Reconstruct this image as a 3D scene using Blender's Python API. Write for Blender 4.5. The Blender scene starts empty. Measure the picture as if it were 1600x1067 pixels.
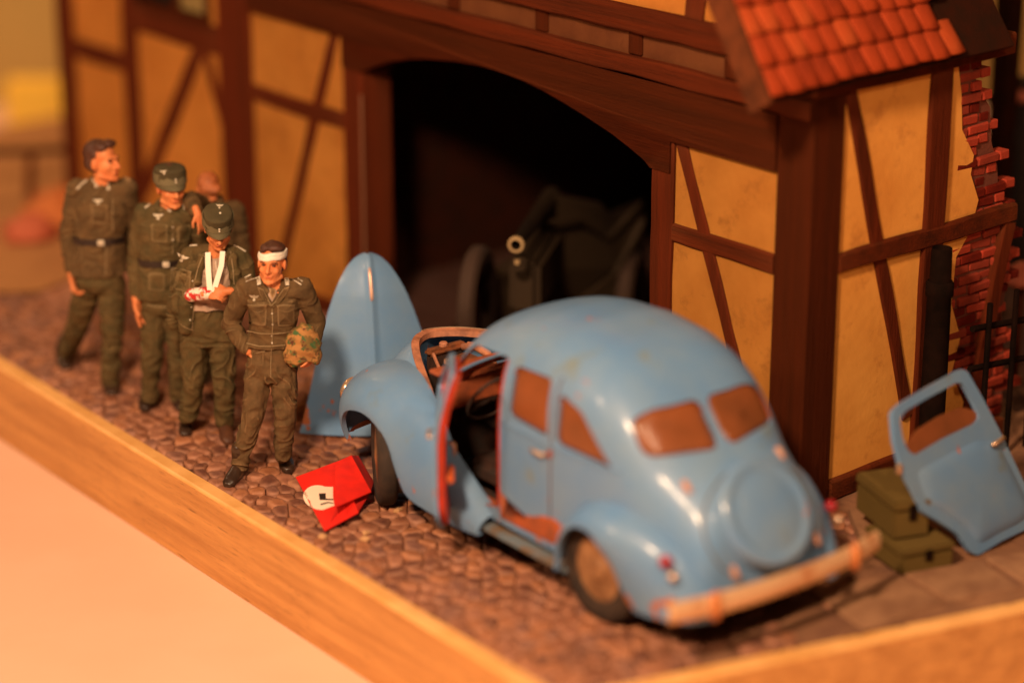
import bpy, bmesh, math, random
import numpy as np
from mathutils import Vector, Matrix
from mathutils.bvhtree import BVHTree
R = math.radians
rnd = random.Random(7)

# ------------------------------------------------------------------ camera
CAM_H = 6.63
PITCH = math.atan(1390 / 3900)
sc = bpy.context.scene
cam_d = bpy.data.cameras.new('camera'); cam = bpy.data.objects.new('camera', cam_d)
sc.collection.objects.link(cam); sc.camera = cam
cam.location = (0, 0, CAM_H); cam.rotation_euler = (math.pi / 2 - PITCH, 0, 0)
cam_d.sensor_width = 36; cam_d.lens = 3900 / 1600 * 36
cam_d.clip_start = 0.5; cam_d.clip_end = 300
cam_d.dof.use_dof = True; cam_d.dof.focus_distance = 16.95
cam_d.dof.aperture_fstop = 0.087 / 0.50
# ------------------------------------------------------------------ world and lamps (indoor, tungsten)
w = bpy.data.worlds.new('World'); sc.world = w; w.use_nodes = True
bg = w.node_tree.nodes['Background']; bg.inputs[0].default_value = (1.0, .50, .24, 1); bg.inputs[1].default_value = 0.075
def lamp(name, loc, target, size, power, col=(1, .65, .385), size_y=None):
    d = bpy.data.lights.new(name, 'AREA'); d.energy = power; d.color = col
    d.shape = 'RECTANGLE' if size_y else 'DISK'; d.size = size
    if size_y: d.size_y = size_y
    o = bpy.data.objects.new(name, d); sc.collection.objects.link(o)
    o.location = loc; o.rotation_euler = (Vector(target) - Vector(loc)).to_track_quat('-Z', 'Y').to_euler()
    return o
lamp('key_or_fill_lamp', (-2.7, 5.7, 9.7), (0, 15.5, .8), 1.4, 2260)
lamp('key_or_fill_lamp', (4.2, 6.5, 9.5), (1, 15.5, .8), .55, 380)
lamp('key_or_fill_lamp', (-9.0, 24.5, 9.0), (-8, 31, 1), 1.6, 620)  # added to brighten the room wall at left, no known source
lamp('key_or_fill_lamp', (9.0, 25.0, 9.0), (7.5, 32, 0), 1.6, 420)  # added for the room wall at right, stands for no real lamp
lamp('key_or_fill_lamp', (-9.5, 10.5, 8.5), (-4.5, 20, 1.0), 1.2, 620)  # added fill for the left plaster and the rear figures
vs = sc.view_settings; vs.view_transform = 'Standard'; vs.look = 'None'; vs.exposure = 0; vs.gamma = 1

# ------------------------------------------------------------------ placing helpers
cT, sT = math.cos(PITCH), math.sin(PITCH)
EYE = Vector((0, 0, CAM_H))
def ray(px, py):
    u = (px - 800) / 3900; v = (py - 533.5) / 3900
    return Vector((u, cT - v * sT, -sT - v * cT))
def gnd(px, py, z=0.0):
    r = ray(px, py); return EYE + r * ((z - CAM_H) / r.z)
def atY(px, py, Y):
    r = ray(px, py); return EYE + r * (Y / r.y)
def az(a): a = R(a); return Vector((-math.sin(a), math.cos(a), 0))

# ------------------------------------------------------------------ materials
def mat(name, col, rough=.7, metal=0, spec=.5, var=None, vscale=6, bump=0, bscale=40, edge=None, edge_amt=.5, coat=0, trans=0, extra=None, vdetail=4, thr=(.35, .65), gdir=None):
    m = bpy.data.materials.new(name); m.use_nodes = True
    nt = m.node_tree; N = nt.nodes; L = nt.links
    b = N['Principled BSDF']
    b.inputs['Base Color'].default_value = (*col, 1); b.inputs['Roughness'].default_value = rough
    b.inputs['Metallic'].default_value = metal; b.inputs['Specular IOR Level'].default_value = spec
    if coat: b.inputs['Coat Weight'].default_value = coat; b.inputs['Coat Roughness'].default_value = .15
    if trans: b.inputs['Transmission Weight'].default_value = trans
    tc = N.new('ShaderNodeTexCoord'); out = None
    def noise(scale, detail=4, rough_=.6, vec=None):
        n = N.new('ShaderNodeTexNoise'); n.inputs['Scale'].default_value = scale
        n.inputs['Detail'].default_value = detail; n.inputs['Roughness'].default_value = rough_
        L.new(vec or tc.outputs['Object'], n.inputs['Vector']); return n
    def ramp(src, lo, hi):
        r = N.new('ShaderNodeMapRange'); r.inputs[1].default_value = lo; r.inputs[2].default_value = hi
        L.new(src, r.inputs[0]); return r.outputs[0]
    def mix(fac, a, c):
        x = N.new('ShaderNodeMix'); x.data_type = 'RGBA'
        for sock, val in ((x.inputs[0], fac), (x.inputs[6], a), (x.inputs[7], c)):
            if isinstance(val, (tuple, list)): sock.default_value = (*val[:3], 1)
            elif isinstance(val, float): sock.default_value = val
            else: L.new(val, sock)
        return x.outputs[2]
    out = tuple(col)
    if var is not None:
        out = mix(ramp(noise(vscale, vdetail).outputs[0], *thr), out, var)
    if extra: out = extra(N, L, tc, noise, ramp, mix, out)
    if edge is not None:
        g = N.new('ShaderNodeNewGeometry')
        p = ramp(g.outputs['Pointiness'], .52, .62)
        mm = N.new('ShaderNodeMath'); mm.operation = 'MULTIPLY'; mm.inputs[1].default_value = edge_amt
        L.new(p, mm.inputs[0]); out = mix(mm.outputs[0], out, edge)
    if not isinstance(out, tuple): L.new(out, b.inputs['Base Color'])
    if bump and gdir is not None:
        m3 = N.new('ShaderNodeMapping'); m3.vector_type = 'TEXTURE'; m3.inputs['Rotation'].default_value = (0, 0, gdir[0]); m3.inputs['Scale'].default_value = gdir[1]
        L.new(tc.outputs['Object'], m3.inputs['Vector'])
        bn = N.new('ShaderNodeBump'); bn.inputs['Strength'].default_value = bump; bn.inputs['Distance'].default_value = .02
        L.new(noise(2.0, 7, .7, m3.outputs[0]).outputs[0], bn.inputs['Height']); L.new(bn.outputs[0], b.inputs['Normal'])
    elif bump:
        bn = N.new('ShaderNodeBump'); bn.inputs['Strength'].default_value = bump; bn.inputs['Distance'].default_value = .01
        L.new(noise(bscale, 5).outputs[0], bn.inputs['Height']); L.new(bn.outputs[0], b.inputs['Normal'])
    return m

def wood_extra(dirv, dark, scale=1.0, dash=False):
    # grain stretched along a direction (world-aligned object space)
    def f(N, L, tc, noise, ramp, mix, out):
        mp = N.new('ShaderNodeMapping'); ang = math.atan2(dirv[1], dirv[0])
        mp.vector_type = 'TEXTURE'; mp.inputs['Rotation'].default_value = (0, 0, ang)
        mp.inputs['Scale'].default_value = (6 * scale, .35 * scale, .22 * scale)
        L.new(tc.outputs['Object'], mp.inputs['Vector'])
        n = noise(2.2, 6, .65, mp.outputs[0]); n2 = noise(14, 4, .6, mp.outputs[0])
        a = mix(ramp(n.outputs[0], .38, .68), out, dark)
        d2 = tuple(x * .5 for x in dark)
        if dash:
            m3 = N.new('ShaderNodeMapping'); m3.vector_type = 'TEXTURE'; m3.inputs['Rotation'].default_value = (0, 0, ang); m3.inputs['Scale'].default_value = (.30, .02, .012)
            L.new(tc.outputs['Object'], m3.inputs['Vector']); n4 = noise(1.6, 3, .6, m3.outputs[0]); n5 = noise(.9, 2)
            mu = N.new('ShaderNodeMath'); mu.operation = 'MULTIPLY'; L.new(ramp(n4.outputs[0], .60, .68), mu.inputs[0]); L.new(ramp(n5.outputs[0], .38, .6), mu.inputs[1])
            a = mix(mu.outputs[0], a, tuple(x * .62 for x in dark))
        return mix(ramp(n2.outputs[0], .60, .74), a, d2)
    return f
def chips_extra(chip, grime, low=.078):
    def f(N, L, tc, noise, ramp, mix, out):
        n = noise(3.1, 3, .5)
        a = mix(ramp(n.outputs[0], .64, .80), out, grime)
        n2 = noise(5.2, 6, .62); sx = N.new('ShaderNodeSeparateXYZ'); L.new(tc.outputs['Object'], sx.inputs[0])
        lo = ramp(sx.outputs[2], .62, .22); m1 = N.new('ShaderNodeMath'); m1.operation = 'MULTIPLY_ADD'; m1.inputs[1].default_value = low; L.new(lo, m1.inputs[0]); L.new(n2.outputs[0], m1.inputs[2])
        return mix(ramp(m1.outputs[0], .672, .70), a, chip)
    return f
M = {}
M['paint'] = mat('blue_car_paint', (.120, .255, .49), .44, coat=.18, spec=.35, var=(.165, .28, .45), vscale=2.4, extra=chips_extra((.42, .13, .05), (.19, .22, .17)), bump=.12, bscale=60)
M['paint_upper'] = mat('blue_panel_paint', (.135, .265, .49), .30, coat=.5, spec=.4, var=(.18, .29, .45), vscale=2.4, extra=chips_extra((.42, .13, .05), (.19, .22, .17), 0.0), bump=.12, bscale=60)
M['rust'] = mat('rusty_red_primer', (.42, .09, .025), .75, var=(.22, .06, .025), vscale=9, bump=.4)
M['rim_rust'] = mat('worn_edge_rust', (.50, .20, .11), .7, var=(.25, .10, .06), vscale=14, bump=.4)
M['redtrim'] = mat('red_door_lining', (.50, .028, .01), .55, var=(.30, .03, .01), vscale=8)
M['dark'] = mat('dark_interior', (.02, .012, .01), .8, var=(.05, .02, .012), vscale=8)
M['engine'] = mat('engine_rust', (.30, .09, .03), .6, var=(.10, .04, .02), vscale=12, bump=.5)
M['glass'] = mat('dusty_brown_glass', (.25, .075, .026), .28, var=(.17, .055, .02), vscale=3, spec=.4)
M['tyre'] = mat('rubber', (.022, .014, .011), .85, var=(.05, .028, .018), vscale=10, bump=.3)
M['hub'] = mat('dusty_hub', (.40, .20, .09), .5, var=(.20, .09, .04), vscale=10)
M['chrome'] = mat('worn_chrome', (.78, .55, .38), .22, metal=.75, var=(.45, .22, .12), vscale=6, thr=(.5, .75))
M['bumper'] = mat('bumper_reflection_tint', (.74, .47, .27), .38, metal=.25, var=(.55, .22, .09), vscale=5, thr=(.5, .72))  # base tint paints in the oak's reflection, darker patches are rust
M['taillight'] = mat('red_tail_lens', (.35, .01, .02), .15, coat=.6)
FA = az(40.5); SA = az(-49.5)
M['timber'] = mat('dark_oak_timber', (.105, .014, .003), .85, spec=.06, extra=wood_extra(FA, (.030, .005, .002)), bump=.9, gdir=(math.atan2(FA.y, FA.x), (.8, .05, .035)), edge=(.20, .055, .02), edge_amt=.4)
def vgrain(N, L, tc, noise, ramp, mix, out):
    mp = N.new('ShaderNodeMapping'); mp.vector_type = 'TEXTURE'; mp.inputs['Scale'].default_value = (.25, .25, 5)
    L.new(tc.outputs['Object'], mp.inputs['Vector'])
    n = noise(3, 6, .65, mp.outputs[0]); return mix(ramp(n.outputs[0], .4, .68), out, (.040, .006, .002))
M['timber_v'] = mat('dark_oak_post', (.098, .012, .003), .85, spec=.06, extra=vgrain, bump=.9, gdir=(0, (.05, .05, .8)), edge=(.20, .055, .02), edge_amt=.4)
M['plaster'] = mat('ochre_plaster', (.84, .385, .085), .9, spec=.1, var=(.70, .29, .058), vscale=1.6, bump=.35, bscale=12,
    extra=lambda N, L, tc, noise, ramp, mix, out: mix(ramp(noise(4, 7, .72).outputs[0], .54, .74), out, (.52, .20, .045)))
M['brick'] = mat('red_brick', (.34, .026, .009), .85, spec=.2, var=(.17, .014, .006), vscale=3.5, bump=.6, edge=(.42, .09, .05), edge_amt=.3)
M['mortar'] = mat('mortar', (.15, .036, .018), .95, bump=.6)
M['tile'] = mat('clay_roof_tile', (.42, .055, .012), .8, spec=.2, var=(.30, .036, .008), vscale=4.0, bump=.4, bscale=25)
M['darkwood'] = mat('dark_board', (.040, .010, .005), .95, spec=.04, var=(.025, .01, .006), bump=.5)  # very dark brown boards for roof, barn inside and railing
OA = Vector((1.54, -1.93, 0)).normalized()
M['barnwood'] = mat('dim_barn_boards', (.10, .030, .013), .9, spec=.1, var=(.07, .02, .01), vscale=1.6, vdetail=6)
M['oak'] = mat('oiled_oak', (.68, .33, .10), .42, extra=wood_extra((-0.66, .75), (.46, .195, .05), 1.0, True), bump=.15, bscale=30, coat=.1)
M['oak_top'] = mat('oak_rim', (.86, .47, .17), .38, var=(.72, .36, .11), vscale=4, bump=.1)
M['table'] = mat('peach_tabletop', (.80, .49, .34), .8, var=(.77, .465, .315), vscale=1.1, bump=.12, bscale=70)
M['dirt'] = mat('packed_earth', (.27, .125, .06), .95, var=(.155, .065, .035), vscale=2.2, vdetail=7, bump=.9, bscale=18)
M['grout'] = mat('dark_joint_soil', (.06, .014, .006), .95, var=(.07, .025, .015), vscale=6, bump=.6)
M['cobble'] = [mat('cobble_%d' % i, c, .62, var=v, vscale=9, bump=.7, bscale=45, edge=(.60, .28, .16), edge_amt=.55) for i, (c, v) in enumerate([
    ((.26, .095, .048), (.15, .050, .026)), ((.35, .145, .085), (.22, .082, .046)), ((.16, .056, .034), (.10, .033, .021)), ((.38, .145, .065), (.24, .085, .038)), ((.24, .105, .075), (.15, .060, .042))])]
M['slab'] = mat('dusty_slab', (.34, .175, .09), .9, var=(.22, .10, .05), vscale=4, vdetail=6, bump=.6, bscale=22)
M['cloth_j'] = mat('field_grey_wool', (.135, .080, .036), .9, spec=.1, var=(.090, .056, .027), vscale=10, bump=.7, bscale=120, edge=(.34, .23, .12), edge_amt=.8)
M['cloth_t'] = mat('brown_grey_trousers', (.150, .088, .042), .9, spec=.1, var=(.09, .058, .028), vscale=10, bump=.6, bscale=120, edge=(.42, .26, .13), edge_amt=.85)
M['cloth_g'] = mat('green_grey_trousers', (.125, .080, .034), .9, spec=.1, var=(.075, .058, .026), vscale=10, bump=.6, bscale=120, edge=(.32, .23, .12), edge_amt=.8)
M['pipingcloth'] = mat('seam_highlight', (.25, .175, .09), .85)
M['skin'] = mat('painted_skin', (.66, .245, .095), .55, var=(.58, .165, .055), vscale=14, spec=.35, edge=(.80, .38, .18), edge_amt=.5)
M['hair'] = mat('brown_hair', (.085, .028, .014), .6, var=(.05, .018, .01), vscale=30, bump=.6, bscale=60)
M['ginger'] = mat('ginger_hair', (.42, .12, .035), .6, var=(.30, .08, .02), vscale=20, bump=.6)
M['eye'] = mat('eye_dark', (.05, .018, .01), .4)
M['lip'] = mat('lip', (.50, .11, .05), .5)
M['boot'] = mat('black_boot', (.026, .014, .010), .30, var=(.05, .026, .016), vscale=12, edge=(.16, .08, .045), edge_amt=.5)
M['brownboot'] = mat('brown_boot', (.12, .045, .02), .5, var=(.06, .022, .012), vscale=12)
M['belt'] = mat('black_belt', (.02, .012, .01), .4)
M['white'] = mat('white_paint', (.82, .74, .62), .7, var=(.66, .55, .42), vscale=20)
M['insignia'] = mat('silver_insignia', (.66, .58, .46), .6, var=(.40, .33, .24), vscale=40)
M['bandage'] = mat('white_bandage', (.86, .80, .70), .85, bump=.5, bscale=60)
M['bloody'] = mat('stained_bandage', (.80, .70, .60), .8, var=(.50, .02, .015), vscale=16, thr=(.49, .56))
M['shirt'] = mat('grey_shirt', (.46, .32, .24), .85, var=(.36, .24, .17), vscale=10, bump=.5)
def camo(N, L, tc, noise, ramp, mix, out):
    a = mix(ramp(noise(13, 2).outputs[0], .47, .52), (.36, .17, .05), (.17, .10, .025))
    a = mix(ramp(noise(17, 3).outputs[0], .55, .60), a, (.045, .10, .03))
    return mix(ramp(noise(24, 3).outputs[0], .60, .64), a, (.10, .03, .012))
M['camo'] = mat('camouflage_cloth', (.3, .15, .05), .85, extra=camo, bump=.5, bscale=50, edge=(.5, .3, .12), edge_amt=.4)
M['flagred'] = mat('flag_red', (.80, .018, .008), .6, var=(.66, .014, .008), vscale=8)
M['flagwhite'] = mat('flag_white', (.88, .66, .52), .7)
M['black'] = mat('black_print', (.02, .012, .01), .6)
M['olive'] = mat('olive_crate', (.048, .027, .005), .85, spec=.15, var=(.034, .019, .004), vscale=7, edge=(.26, .17, .05), edge_amt=.4)
M['iron'] = mat('black_iron', (.006, .0035, .0025), .95, spec=.04, var=(.014, .006, .004))
M['gun'] = mat('dark_grey_metal', (.013, .007, .004), .7, spec=.12, var=(.010, .006, .004), vscale=5, edge=(.06, .038, .022), edge_amt=.5)
M['gunlight'] = mat('worn_muzzle', (.42, .28, .14), .5)
M['roomwall'] = mat('ochre_room_wall', (.46, .30, .09), .9, var=(.40, .26, .075), vscale=.5)
M['yellow'] = mat('yellow_panel', (.95, .60, .07), .8, var=(.92, .57, .07), vscale=.7)
M['window'] = mat('pale_pane', (.50, .36, .14), .3)
M['pinkred'] = mat('red_cloth', (.62, .12, .06), .8, var=(.7, .2, .12), vscale=4)

# ------------------------------------------------------------------ mesh helpers
col = sc.collection
def link(name, me, m=None, parent=None, smooth=False, angle=None, loc=None, rot=None):
    o = bpy.data.objects.new(name, me); col.objects.link(o)
    if m is not None and not me.materials: me.materials.append(m)
    if smooth:
        me.polygons.foreach_set('use_smooth', [True] * len(me.polygons))
        if angle:
            bm = bmesh.new(); bm.from_mesh(me)
            for e in bm.edges:
                e.smooth = not (len(e.link_faces) == 2 and e.calc_face_angle(0) > R(angle))
            bm.to_mesh(me); bm.free()
    if parent is not None: o.parent = parent
    if loc is not None: o.location = loc
    if rot is not None: o.rotation_euler = rot
    return o
def mesh(verts, faces, name='m'):
    me = bpy.data.meshes.new(name); me.from_pydata([tuple(v) for v in verts], [], [tuple(int(i) for i in f) for f in faces]); me.validate(); me.update(); return me
def fixn(me):
    bm = bmesh.new(); bm.from_mesh(me); bmesh.ops.recalc_face_normals(bm, faces=bm.faces); bm.to_mesh(me); bm.free(); return me
def tag(o, label=None, cat=None, group=None, kind=None):
    if label: o['label'] = label
    if cat: o['category'] = cat
    if group: o['group'] = group
    if kind: o['kind'] = kind
    return o
def empty(name, loc, label=None, cat=None, group=None, rz=0):
    o = bpy.data.objects.new(name, None); col.objects.link(o); o.location = loc; o.rotation_euler = (0, 0, rz)
    o.empty_display_size = .1
    return tag(o, label, cat, group)
def boxme(sx, sy, sz, bev=.01, seg=1, jit=0, rr=None):
    bm = bmesh.new(); bmesh.ops.create_cube(bm, size=1)
    for v in bm.verts: v.co = Vector((v.co.x * sx, v.co.y * sy, v.co.z * sz))
    if bev: bmesh.ops.bevel(bm, geom=list(bm.edges), offset=min(bev, min(sx, sy, sz) * .4), segments=seg, affect='EDGES')
    if jit:
        for v in bm.verts: v.co += Vector((rnd.uniform(-jit, jit), rnd.uniform(-jit, jit), rnd.uniform(-jit, jit)))
    me = bpy.data.meshes.new('box'); bm.to_mesh(me); bm.free(); return me
def basis(x, y, z, o=(0, 0, 0)):
    m = Matrix((x, y, z)).transposed().to_4x4(); m.translation = Vector(o); return m
def place(o, mtx):
    o.matrix_basis = mtx; return o
def tube(pts, rad, seg=10, cap=True, closed=False):
    pts = [Vector(p) for p in pts]; n = len(pts)
    rad = rad if isinstance(rad, (list, tuple)) else [rad] * n
    V = []; F = []; up = None
    for i, p in enumerate(pts):
        t = (pts[(i + 1) % n] - pts[i - 1]) if closed else (pts[min(i + 1, n - 1)] - pts[max(i - 1, 0)])
        t.normalize()
        if up is None: up = t.orthogonal().normalized()
        up = (up - t * up.dot(t)).normalized(); b = t.cross(up)
        for k in range(seg):
            a = 2 * math.pi * k / seg; V.append(p + (up * math.cos(a) + b * math.sin(a)) * rad[i])
    m = n if closed else n - 1
    for i in range(m):
        for k in range(seg):
            j = (i + 1) % n
            F.append((i * seg + k, i * seg + (k + 1) % seg, j * seg + (k + 1) % seg, j * seg + k))
    if cap and not closed:
        F.append(tuple(range(seg - 1, -1, -1))); F.append(tuple((n - 1) * seg + k for k in range(seg)))
    return fixn(mesh(V, F))
def lathe(prof, seg=32, axis='z', ell=(1, 1)):
    V = []; F = []
    for r, z in prof:
        for k in range(seg):
            a = 2 * math.pi * k / seg; V.append((r * math.cos(a) * ell[0], r * math.sin(a) * ell[1], z))
    n = len(prof)
    for i in range(n - 1):
        for k in range(seg):
            F.append((i * seg + k, i * seg + (k + 1) % seg, (i + 1) * seg + (k + 1) % seg, (i + 1) * seg + k))
    cl_ = prof[0] == prof[-1]
    if prof[0][0] > 1e-4 and not cl_: F.append(tuple(range(seg)))
    if prof[-1][0] > 1e-4 and not cl_: F.append(tuple((n - 1) * seg + k for k in range(seg)))
    me = mesh(V, F)
    bm = bmesh.new(); bm.from_mesh(me); bmesh.ops.remove_doubles(bm, verts=bm.verts, dist=1e-5); bmesh.ops.recalc_face_normals(bm, faces=bm.faces); bm.to_mesh(me); bm.free()
    if axis == 'y': me.transform(Matrix.Rotation(R(-90), 4, 'X'))
    if axis == 'x': me.transform(Matrix.Rotation(R(90), 4, 'Y'))
    return me
def prism(poly, T0, T1):
    """closed polygon in 2D, mapped by T0 / T1 (functions of (a,b)) to the two caps"""
    n = len(poly); V = [T0(*p) for p in poly] + [T1(*p) for p in poly]
    F = [tuple(range(n)), tuple(range(2 * n - 1, n - 1, -1))] + [(i, (i + 1) % n, n + (i + 1) % n, n + i) for i in range(n)]
    return fixn(mesh(V, F))
def joinme(mes):
    bm = bmesh.new()
    for me in mes: bm.from_mesh(me)
    me = bpy.data.meshes.new('joined'); bm.to_mesh(me); bm.free(); return me
def evalmods(o):
    dg = bpy.context.evaluated_depsgraph_get(); me = bpy.data.meshes.new_from_object(o.evaluated_get(dg))
    d = o.data; bpy.data.objects.remove(o); bpy.data.meshes.remove(d); return me

# ------------------------------------------------------------------ setting: table, base, ground
D_FRONT = [gnd(-160, 481), gnd(800, 1066)]
f_a, f_b = D_FRONT                       # outer front line of the oak base (top edge)
f_dir = (f_b - f_a).normalized(); f_in = Vector((-f_dir.y, f_dir.x, 0))
corner = f_b + f_dir * .75
s_dir = (gnd(1600, 957) - gnd(1280, 1024)).normalized()
s_in = Vector((-s_dir.y, s_dir.x, 0))
# corner where front line meets side line
def isect(p, d, q, e):
    den = d.x * e.y - d.y * e.x; t = ((q.x - p.x) * e.y - (q.y - p.y) * e.x) / den; return p + d * t
RIM = .02; TBL = -.60
front0 = f_a - f_dir * 4.0
cor = isect(f_a, f_dir, gnd(1280, 1024), s_dir)
sideE = cor + s_dir * 5.0
me = mesh([(-60, -20, TBL), (60, -20, TBL), (60, 90, TBL), (-60, 90, TBL)], [(0, 1, 2, 3)])
tag(link('table_top', me, M['table']), kind='structure')
base = empty('display_base', cor + Vector((0, 0, TBL)), 'light oak display base framing the cobbled street, grain along its front board', 'display base')
def board(name, a, b, inward, th, z0, z1, m1, m2):
    # a board with its own length direction, rounded upper arris; local to base
    o = base.location
    n = 24; V = []; F = []
    prof = [(0, z0), (0, z1 - .018), (.006, z1 - .006), (.02, z1), (th - .012, z1), (th, z1 - .012), (th, z0)]
    for i in range(n + 1):
        p = a.lerp(b, i / n) - o
        for q, z in prof: V.append(Vector((p.x, p.y, 0)) + inward * q + Vector((0, 0, z - TBL)))
    k = len(prof)
    for i in range(n):
        for j in range(k - 1): F.append((i * k + j, i * k + j + 1, (i + 1) * k + j + 1, (i + 1) * k + j))
    F.append(tuple(range(k))); F.append(tuple(n * k + j for j in range(k)))
    me = fixn(mesh(V, F)); me.materials.append(m1); me.materials.append(m2)
    for p in me.polygons:
        if p.normal.z > .25: p.material_index = 1
    return link(name, me, None, base)
board('front_board', front0, cor, f_in, .125, TBL + .003, RIM, M['oak'], M['oak_top'])
board('side_board', cor + s_dir * .13, sideE, s_in, .125, TBL + .003, RIM, M['oak'], M['oak_top'])

def grid_ground():
    a = front0 + f_in * .05 + f_dir * .0; b = cor + f_in * .05 + s_in * .05; c = sideE + s_in * .05
    d = front0 + f_in * 9.0
    e = c + f_in * 7.5
    return [a, b, c, e, d]
gp = grid_ground()
# soil sheet subdivided with relief
N1 = 110
V = []; F = []
x0, x1, y0, y1 = -9.5, 7.0, 12.2, 26.0
def inside(poly, x, y):
    c = False; n = len(poly)
    for i in range(n):
        a, b = poly[i], poly[(i + 1) % n]
        if (a[1] > y) != (b[1] > y) and x < (b[0] - a[0]) * (y - a[1]) / (b[1] - a[1]) + a[0]: c = not c
    return c
me = mesh([(p.x, p.y, -.03) for p in gp], [(0, 1, 2, 3, 4)])
tag(link('ground', me, M['grout']), kind='structure')

# value noise, vectorised
_rs = np.random.RandomState(5); _T = _rs.rand(64, 64, 64)
def vnoise(P):
    P = np.asarray(P, float); i = np.floor(P).astype(int); f = P - i; f = f * f * (3 - 2 * f)
    def g(a, b, c): return _T[(i[:, 0] + a) % 64, (i[:, 1] + b) % 64, (i[:, 2] + c) % 64]
    x00 = g(0, 0, 0) * (1 - f[:, 0]) + g(1, 0, 0) * f[:, 0]; x10 = g(0, 1, 0) * (1 - f[:, 0]) + g(1, 1, 0) * f[:, 0]
    x01 = g(0, 0, 1) * (1 - f[:, 0]) + g(1, 0, 1) * f[:, 0]; x11 = g(0, 1, 1) * (1 - f[:, 0]) + g(1, 1, 1) * f[:, 0]
    a = x00 * (1 - f[:, 1]) + x10 * f[:, 1]; b = x01 * (1 - f[:, 1]) + x11 * f[:, 1]
    return (a * (1 - f[:, 2]) + b * f[:, 2]) * 2 - 1

K = gnd(1246, 800)
UP = Vector((0, 0, 1))
# bare earth strip on the right and along the barn
d_poly = [gnd(1085, 1062) + f_in * .1, K + FA * .3, K + FA * .3 + SA * 6, sideE + s_in * .05]
bb = cor + s_in * .06
dp = [Vector((bb.x, bb.y, 0)) - f_dir * .05 + f_in * .08, K + FA * .5 - SA * .1, K + FA * .9 + SA * 4.2, sideE + s_in * .07, Vector((bb.x, bb.y, 0)) + f_in * .02]
def earth():
    nx, ny = 150, 120; V = []; F = []; idx = {}
    xs = np.linspace(0.2, 8.0, nx); ys = np.linspace(12.4, 19.5, ny)
    P = np.array([(x, y, 0) for y in ys for x in xs])
    h = vnoise(P * 1.3) * .012 + vnoise(P * 5) * .010 + vnoise(P * 14) * .006
    for j in range(ny):
        for i in range(nx):
            x, y = xs[i], ys[j]
            if inside([(p.x, p.y) for p in dp], x, y):
                idx[i, j] = len(V); 
                qq = Vector((x, y, 0)); dd = (qq - dp[0]).cross((dp[1] - dp[0]).normalized()).z
                V.append((x, y, .010 + h[j * nx + i] * 1.3 - .045 * max(0, 1 - dd / .9)))
    for j in range(ny - 1):
        for i in range(nx - 1):
            q = [(i, j), (i + 1, j), (i + 1, j + 1), (i, j + 1)]
            if all(t in idx for t in q): F.append([idx[t] for t in q])
    return mesh(V, F)
tag(link('earth_verge', earth(), M['dirt'], smooth=True), kind='structure')

# ------------------------------------------------------------------ cobbles (Voronoi stones)
street = tag(bpy.data.objects.new('cobbled_street', mesh([(p.x, p.y, -.024) for p in gp], [(0, 1, 2, 3, 4)])), kind='structure')
col.objects.link(street); street.data.materials.append(M['grout'])
def clip(poly, mid, n):
    out = []
    for i in range(len(poly)):
        a, b = poly[i], poly[(i + 1) % len(poly)]
        da = (a[0] - mid[0]) * n[0] + (a[1] - mid[1]) * n[1]; db = (b[0] - mid[0]) * n[0] + (b[1] - mid[1]) * n[1]
        if da <= 0: out.append(a)
        if (da < 0 < db) or (db < 0 < da):
            t = da / (da - db); out.append((a[0] + (b[0] - a[0]) * t, a[1] + (b[1] - a[1]) * t))
    return out
def cobbles():
    ang = R(22); ca, sa = math.cos(ang), math.sin(ang); ax, ay = .106, .138
    pts = []
    rr = random.Random(3)
    for j in range(-10, 125):
        for i in range(-85, 100):
            u = (i + .5 * (j % 2) + rr.uniform(-.33, .33)) * ax; v = (j + rr.uniform(-.30, .30)) * ay
            x = u * ca - v * sa - .5; y = u * sa + v * ca + 12.2
            q = Vector((x, y, 0))
            if (q - front0).dot(f_in) < -.2: continue
            if (q - front0).dot(f_in) > 7.2: continue
            pts.append((x, y))
    A = np.array(pts); cells = []
    street_poly = [(front0 + f_in * .085), (cor + f_in * .085 - f_dir * .02)]
    for i, (x, y) in enumerate(pts):
        q = Vector((x, y, 0))
        if (q - front0).dot(f_in) < .11 or x < -8.5 or (q - K).dot(FA) > 11.8: continue
        if (q - cor).dot(s_in) < .08: continue
        if (q - K).dot(-SA) < -.35 or (q - K).dot(SA) > 0.25 and (q - K).dot(FA) > -.1: continue
        if (q - dp[0]).cross((dp[1] - dp[0]).normalized()).z > .9 + .3 * math.sin(x * 7 + y * 5): continue
        dd = (A[:, 0] - x) ** 2 + (A[:, 1] - y) ** 2; nb = np.argsort(dd)[1:15]
        poly = [(x - .3, y - .3), (x + .3, y - .3), (x + .3, y + .3), (x - .3, y + .3)]
        for k in nb:
            poly = clip(poly, ((x + A[k, 0]) / 2, (y + A[k, 1]) / 2), (A[k, 0] - x, A[k, 1] - y))
            if len(poly) < 3: break
        if len(poly) < 3: continue
        # keep clear of the oak rim
        poly = clip(poly, (f_a.x + f_in.x * .13, f_a.y + f_in.y * .13), (-f_in.x, -f_in.y))
        if len(poly) < 3: continue
        cells.append((x, y, poly))
    return cells
cells = cobbles()
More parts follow.
